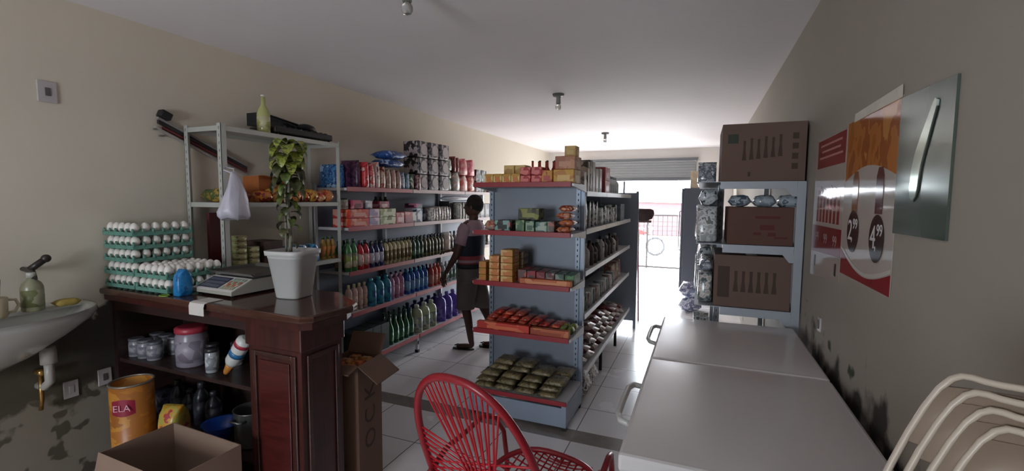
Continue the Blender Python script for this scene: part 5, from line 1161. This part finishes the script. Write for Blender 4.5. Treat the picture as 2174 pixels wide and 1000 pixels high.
for i in range(4): place_chair(i, (.126+.0075*i, .447-.0165*i, .712-.0135*i), f'stacked white plastic chair by the right wall, {NM[i]}')
for i in range(8): place_chair(4+i, (.150, .388, .604-.086*i), f'white plastic chair lower in the stack, {ORD[i+4]} from the top')

# ============================================================ PERSON
SKIN = mat('4d3327', .5, var=.05); 
def build_person():
    t = thing('person', 'person in striped shirt and grey shorts standing at the wall shelves, back to the gondola', 'person', (-2.38, 4.63, 0))
    O = Vector((-2.38, 4.63, 0))
    J = {'pel': (-2.40, 4.63, .93, .125), 'bel': (-2.40, 4.63, 1.08, .125), 'che': (-2.38, 4.63, 1.28, .14), 'nek': (-2.365, 4.63, 1.46, .062), 'hed': (-2.36, 4.63, 1.55, .07),
         'lsh': (-2.385, 4.47, 1.40, .062), 'lel': (-2.46, 4.43, 1.12, .045), 'lwr': (-2.60, 4.46, .92, .029), 'lha': (-2.635, 4.465, .865, .026),
         'rsh': (-2.385, 4.79, 1.40, .062), 'rel': (-2.50, 4.84, 1.14, .045), 'rwr': (-2.70, 4.80, 1.10, .029), 'rha': (-2.75, 4.79, 1.09, .026),
         'lhp': (-2.40, 4.55, .86, .095), 'lkn': (-2.43, 4.55, .50, .062), 'lcf': (-2.395, 4.555, .36, .055), 'lan': (-2.36, 4.56, .09, .036), 'lhe': (-2.345, 4.56, .045, .034), 'lto': (-2.53, 4.53, .032, .027),
         'rhp': (-2.38, 4.71, .86, .095), 'rkn': (-2.30, 4.72, .50, .062), 'rcf': (-2.22, 4.725, .36, .055), 'ran': (-2.14, 4.73, .10, .036), 'rhe': (-2.12, 4.73, .05, .034), 'rto': (-2.29, 4.72, .032, .027)}
    E_ = [('pel','bel'),('bel','che'),('che','nek'),('nek','hed'),('che','lsh'),('lsh','lel'),('lel','lwr'),('lwr','lha'),('che','rsh'),('rsh','rel'),('rel','rwr'),('rwr','rha'),
          ('pel','lhp'),('lhp','lkn'),('lkn','lcf'),('lcf','lan'),('lan','lhe'),('lhe','lto'),('pel','rhp'),('rhp','rkn'),('rkn','rcf'),('rcf','ran'),('ran','rhe'),('rhe','rto')]
    ks = list(J); me = bpy.data.meshes.new('body'); me.from_pydata([Vector(J[k][:3])-O for k in ks], [(ks.index(a), ks.index(b_)) for a, b_ in E_], [])
    o = bpy.data.objects.new('tmp', me); COL.objects.link(o)
    sm = o.modifiers.new('s', 'SKIN'); sm.use_smooth_shade = True
    for i, k in enumerate(ks): me.skin_vertices[0].data[i].radius = (J[k][3], J[k][3])
    me.skin_vertices[0].data[0].use_root = True
    sb_ = o.modifiers.new('u', 'SUBSURF'); sb_.levels = 2; sb_.render_levels = 2
    dg = bpy.context.evaluated_depsgraph_get(); m2 = bpy.data.meshes.new_from_object(o.evaluated_get(dg)); bpy.data.objects.remove(o)
    q = MB(); q.b.from_mesh(m2)
    for f_ in q.b.faces: f_.smooth = True; f_.material_index = 0
    # head with face features, facing -x
    H = Vector((-2.365, 4.63, 1.62))-O
    q.ball(H, .098, .078, .118, 20, 14); q.ball(H+Vector((-.045, 0, -.055)), .055, .055, .055)     # skull, jaw
    q.tube([H+Vector((-.092, 0, .02)), H+Vector((-.118, 0, -.022)), H+Vector((-.096, 0, -.03))], [.010, .017, .012], 8)   # nose
    for s_ in (1, -1):
        q.ball(H+Vector((.005, .078*s_, -.01)), .018, .01, .03)
        q.ball(H+Vector((-.082, .03*s_, .018)), .014, .016, .009)
    q.tube([H+Vector((-.090, -.024, -.062)), H+Vector((-.102, 0, -.064)), H+Vector((-.090, .024, -.062))], .007, 6)       # lips
    # hands: palm and five fingers
    for hp, d, sd in ((Vector((-2.64, 4.466, .86))-O, Vector((-.25, .05, -.97)).normalized(), Vector((.3, .9, 0)).normalized()), (Vector((-2.755, 4.79, 1.088))-O, Vector((-.98, -.03, -.18)).normalized(), Vector((0, 1, 0)))):
        nr = d.cross(sd)
        Mx = Matrix((sd, nr, d)).transposed().to_4x4(); Mx.translation = hp + d*.035
        q.ball((0,0,0), .040, .017, .050, 12, 8, Mx)
        for i, (off, L_) in enumerate(((-.030, .062), (-.010, .075), (.010, .072), (.029, .056))):
            b0 = hp + sd*off + d*.072
            q.tube([b0, b0+d*L_*.45+nr*.006, b0+d*L_*.8+nr*.018, b0+d*L_+nr*.028], [.0085, .008, .0075, .006], 7)
        b0 = hp - sd*.034 + d*.02
        q.tube([b0, b0-sd*.022+d*.025, b0-sd*.026+d*.055+nr*.01], [.010, .009, .007], 7)
    obj('body', q, SKIN, t)
    hm = MB(); hm.ball(H+Vector((.012, 0, .022)), .102, .086, .112, 22, 14)
    for v in list(hm.b.verts):
        l_ = v.co-H
        if l_.x < -.055 and l_.z < .05: v.co.x = H.x-.05+.0*l_.x; v.co.z = max(v.co.z, H.z+.02) if l_.x < -.07 else v.co.z
        v.co += l_.normalized()*.006*noise.noise(v.co*60)
    obj('hair', hm, mat('1f1713', .9, bump=.8, bscale=90), t)
    # shirt: torso with bands, two sleeves
    def L3(x, y, z, rx, ry): return (x-O.x, y-O.y, z, rx, ry)
    sh = MB()
    tor = [(-2.402, .965, .135, .19), (-2.402, 1.0, .137, .192), (-2.40, 1.03, .138, .192), (-2.40, 1.075, .138, .192), (-2.395, 1.18, .14, .195), (-2.388, 1.30, .14, .20), (-2.385, 1.38, .13, .20), (-2.375, 1.435, .095, .165), (-2.368, 1.47, .07, .085)]
    colr = [1, 0, 1, 2, 2, 0, 0, 0]
    for i in range(len(tor)-1):
        sh.mi = colr[i]; a, b_ = tor[i], tor[i+1]
        ra = [sh.b.verts.new((a[0]-O.x+a[2]*math.cos(2*PI*k/28), a[3]*math.sin(2*PI*k/28), a[1])) for k in range(28)]
        rb = [sh.b.verts.new((b_[0]-O.x+b_[2]*math.cos(2*PI*k/28), b_[3]*math.sin(2*PI*k/28), b_[1])) for k in range(28)]
        for k in range(28): f_ = sh.b.faces.new([ra[k], ra[(k+1) % 28], rb[(k+1) % 28], rb[k]]); f_.smooth = True; f_.material_index = colr[i]
    for s_, el in ((-1, (-2.435, 4.445, 1.20)), (1, (-2.455, 4.825, 1.22))):
        sh.mi = 0; a = Vector((-2.385, 4.63+.14*s_, 1.405))-O; b_ = Vector(el)-O
        sh.tube([a, a.lerp(b_, .25)+Vector((0, .012*s_, .01)), a.lerp(b_, .6), b_], [.070, .078, .072, .068], 14)
    obj('shirt', sh, [mat('9c8088', .8, var=.1), mat('8c343c', .8), mat('161a2a', .8)], t, label='shirt with pink-grey shoulders, navy band and red stripes')
    so = MB()
    so.loft([L3(-2.40, 4.63, .80, .142, .185), L3(-2.40, 4.63, .90, .148, .19), L3(-2.402, 4.63, .968, .138, .186)], 26)
    for s_, y0, kx, kz in ((-1, 4.55, -2.43, .47), (1, 4.71, -2.29, .47)):
        hx = -2.40
        so.loft([L3(kx, y0, kz, .105, .092), L3((kx+hx)/2, y0, (kz+.84)/2, .118, .10), L3(hx, y0, .84, .13, .102)], 20)
    obj('shorts', so, mat('66605a', .85, bump=.3), t)
    bl2 = MB(); bl2.loft([L3(-2.402, 4.63, .935, .152, .198), L3(-2.402, 4.63, .985, .150, .197)], 26); obj('waistband', bl2, mat('15151a', .7), t)
    for hx, hy, tx, ty in ((-2.335, 4.56, -2.54, 4.53), (-2.11, 4.73, -2.30, 4.72)):
        fl = MB(); a = Vector((hx, hy, 0))-O; b_ = Vector((tx, ty, 0))-O; d = (b_-a).normalized(); s2 = Vector((-d.y, d.x, 0)); L_ = (b_-a).length+.03
        pts = []
        for i in range(20):
            an = 2*PI*i/20; u = math.cos(an); w_ = math.sin(an)*(.042+.008*u); p = a + d*(L_/2+u*(L_/2+.01)) + s2*w_; pts.append((p.x, p.y))
        fl.prism(pts, .001, .014); c = a+d*L_*.72
        fl.tube([c+s2*.042+Vector((0,0,.014)), c+s2*.02+d*.02+Vector((0,0,.05)), c+d*.05+Vector((0,0,.04)), c-s2*.02+d*.02+Vector((0,0,.05)), c-s2*.042+Vector((0,0,.014))], .007, 6)
        obj('flip_flop', fl, mat('1a1818', .6), t)
build_person()
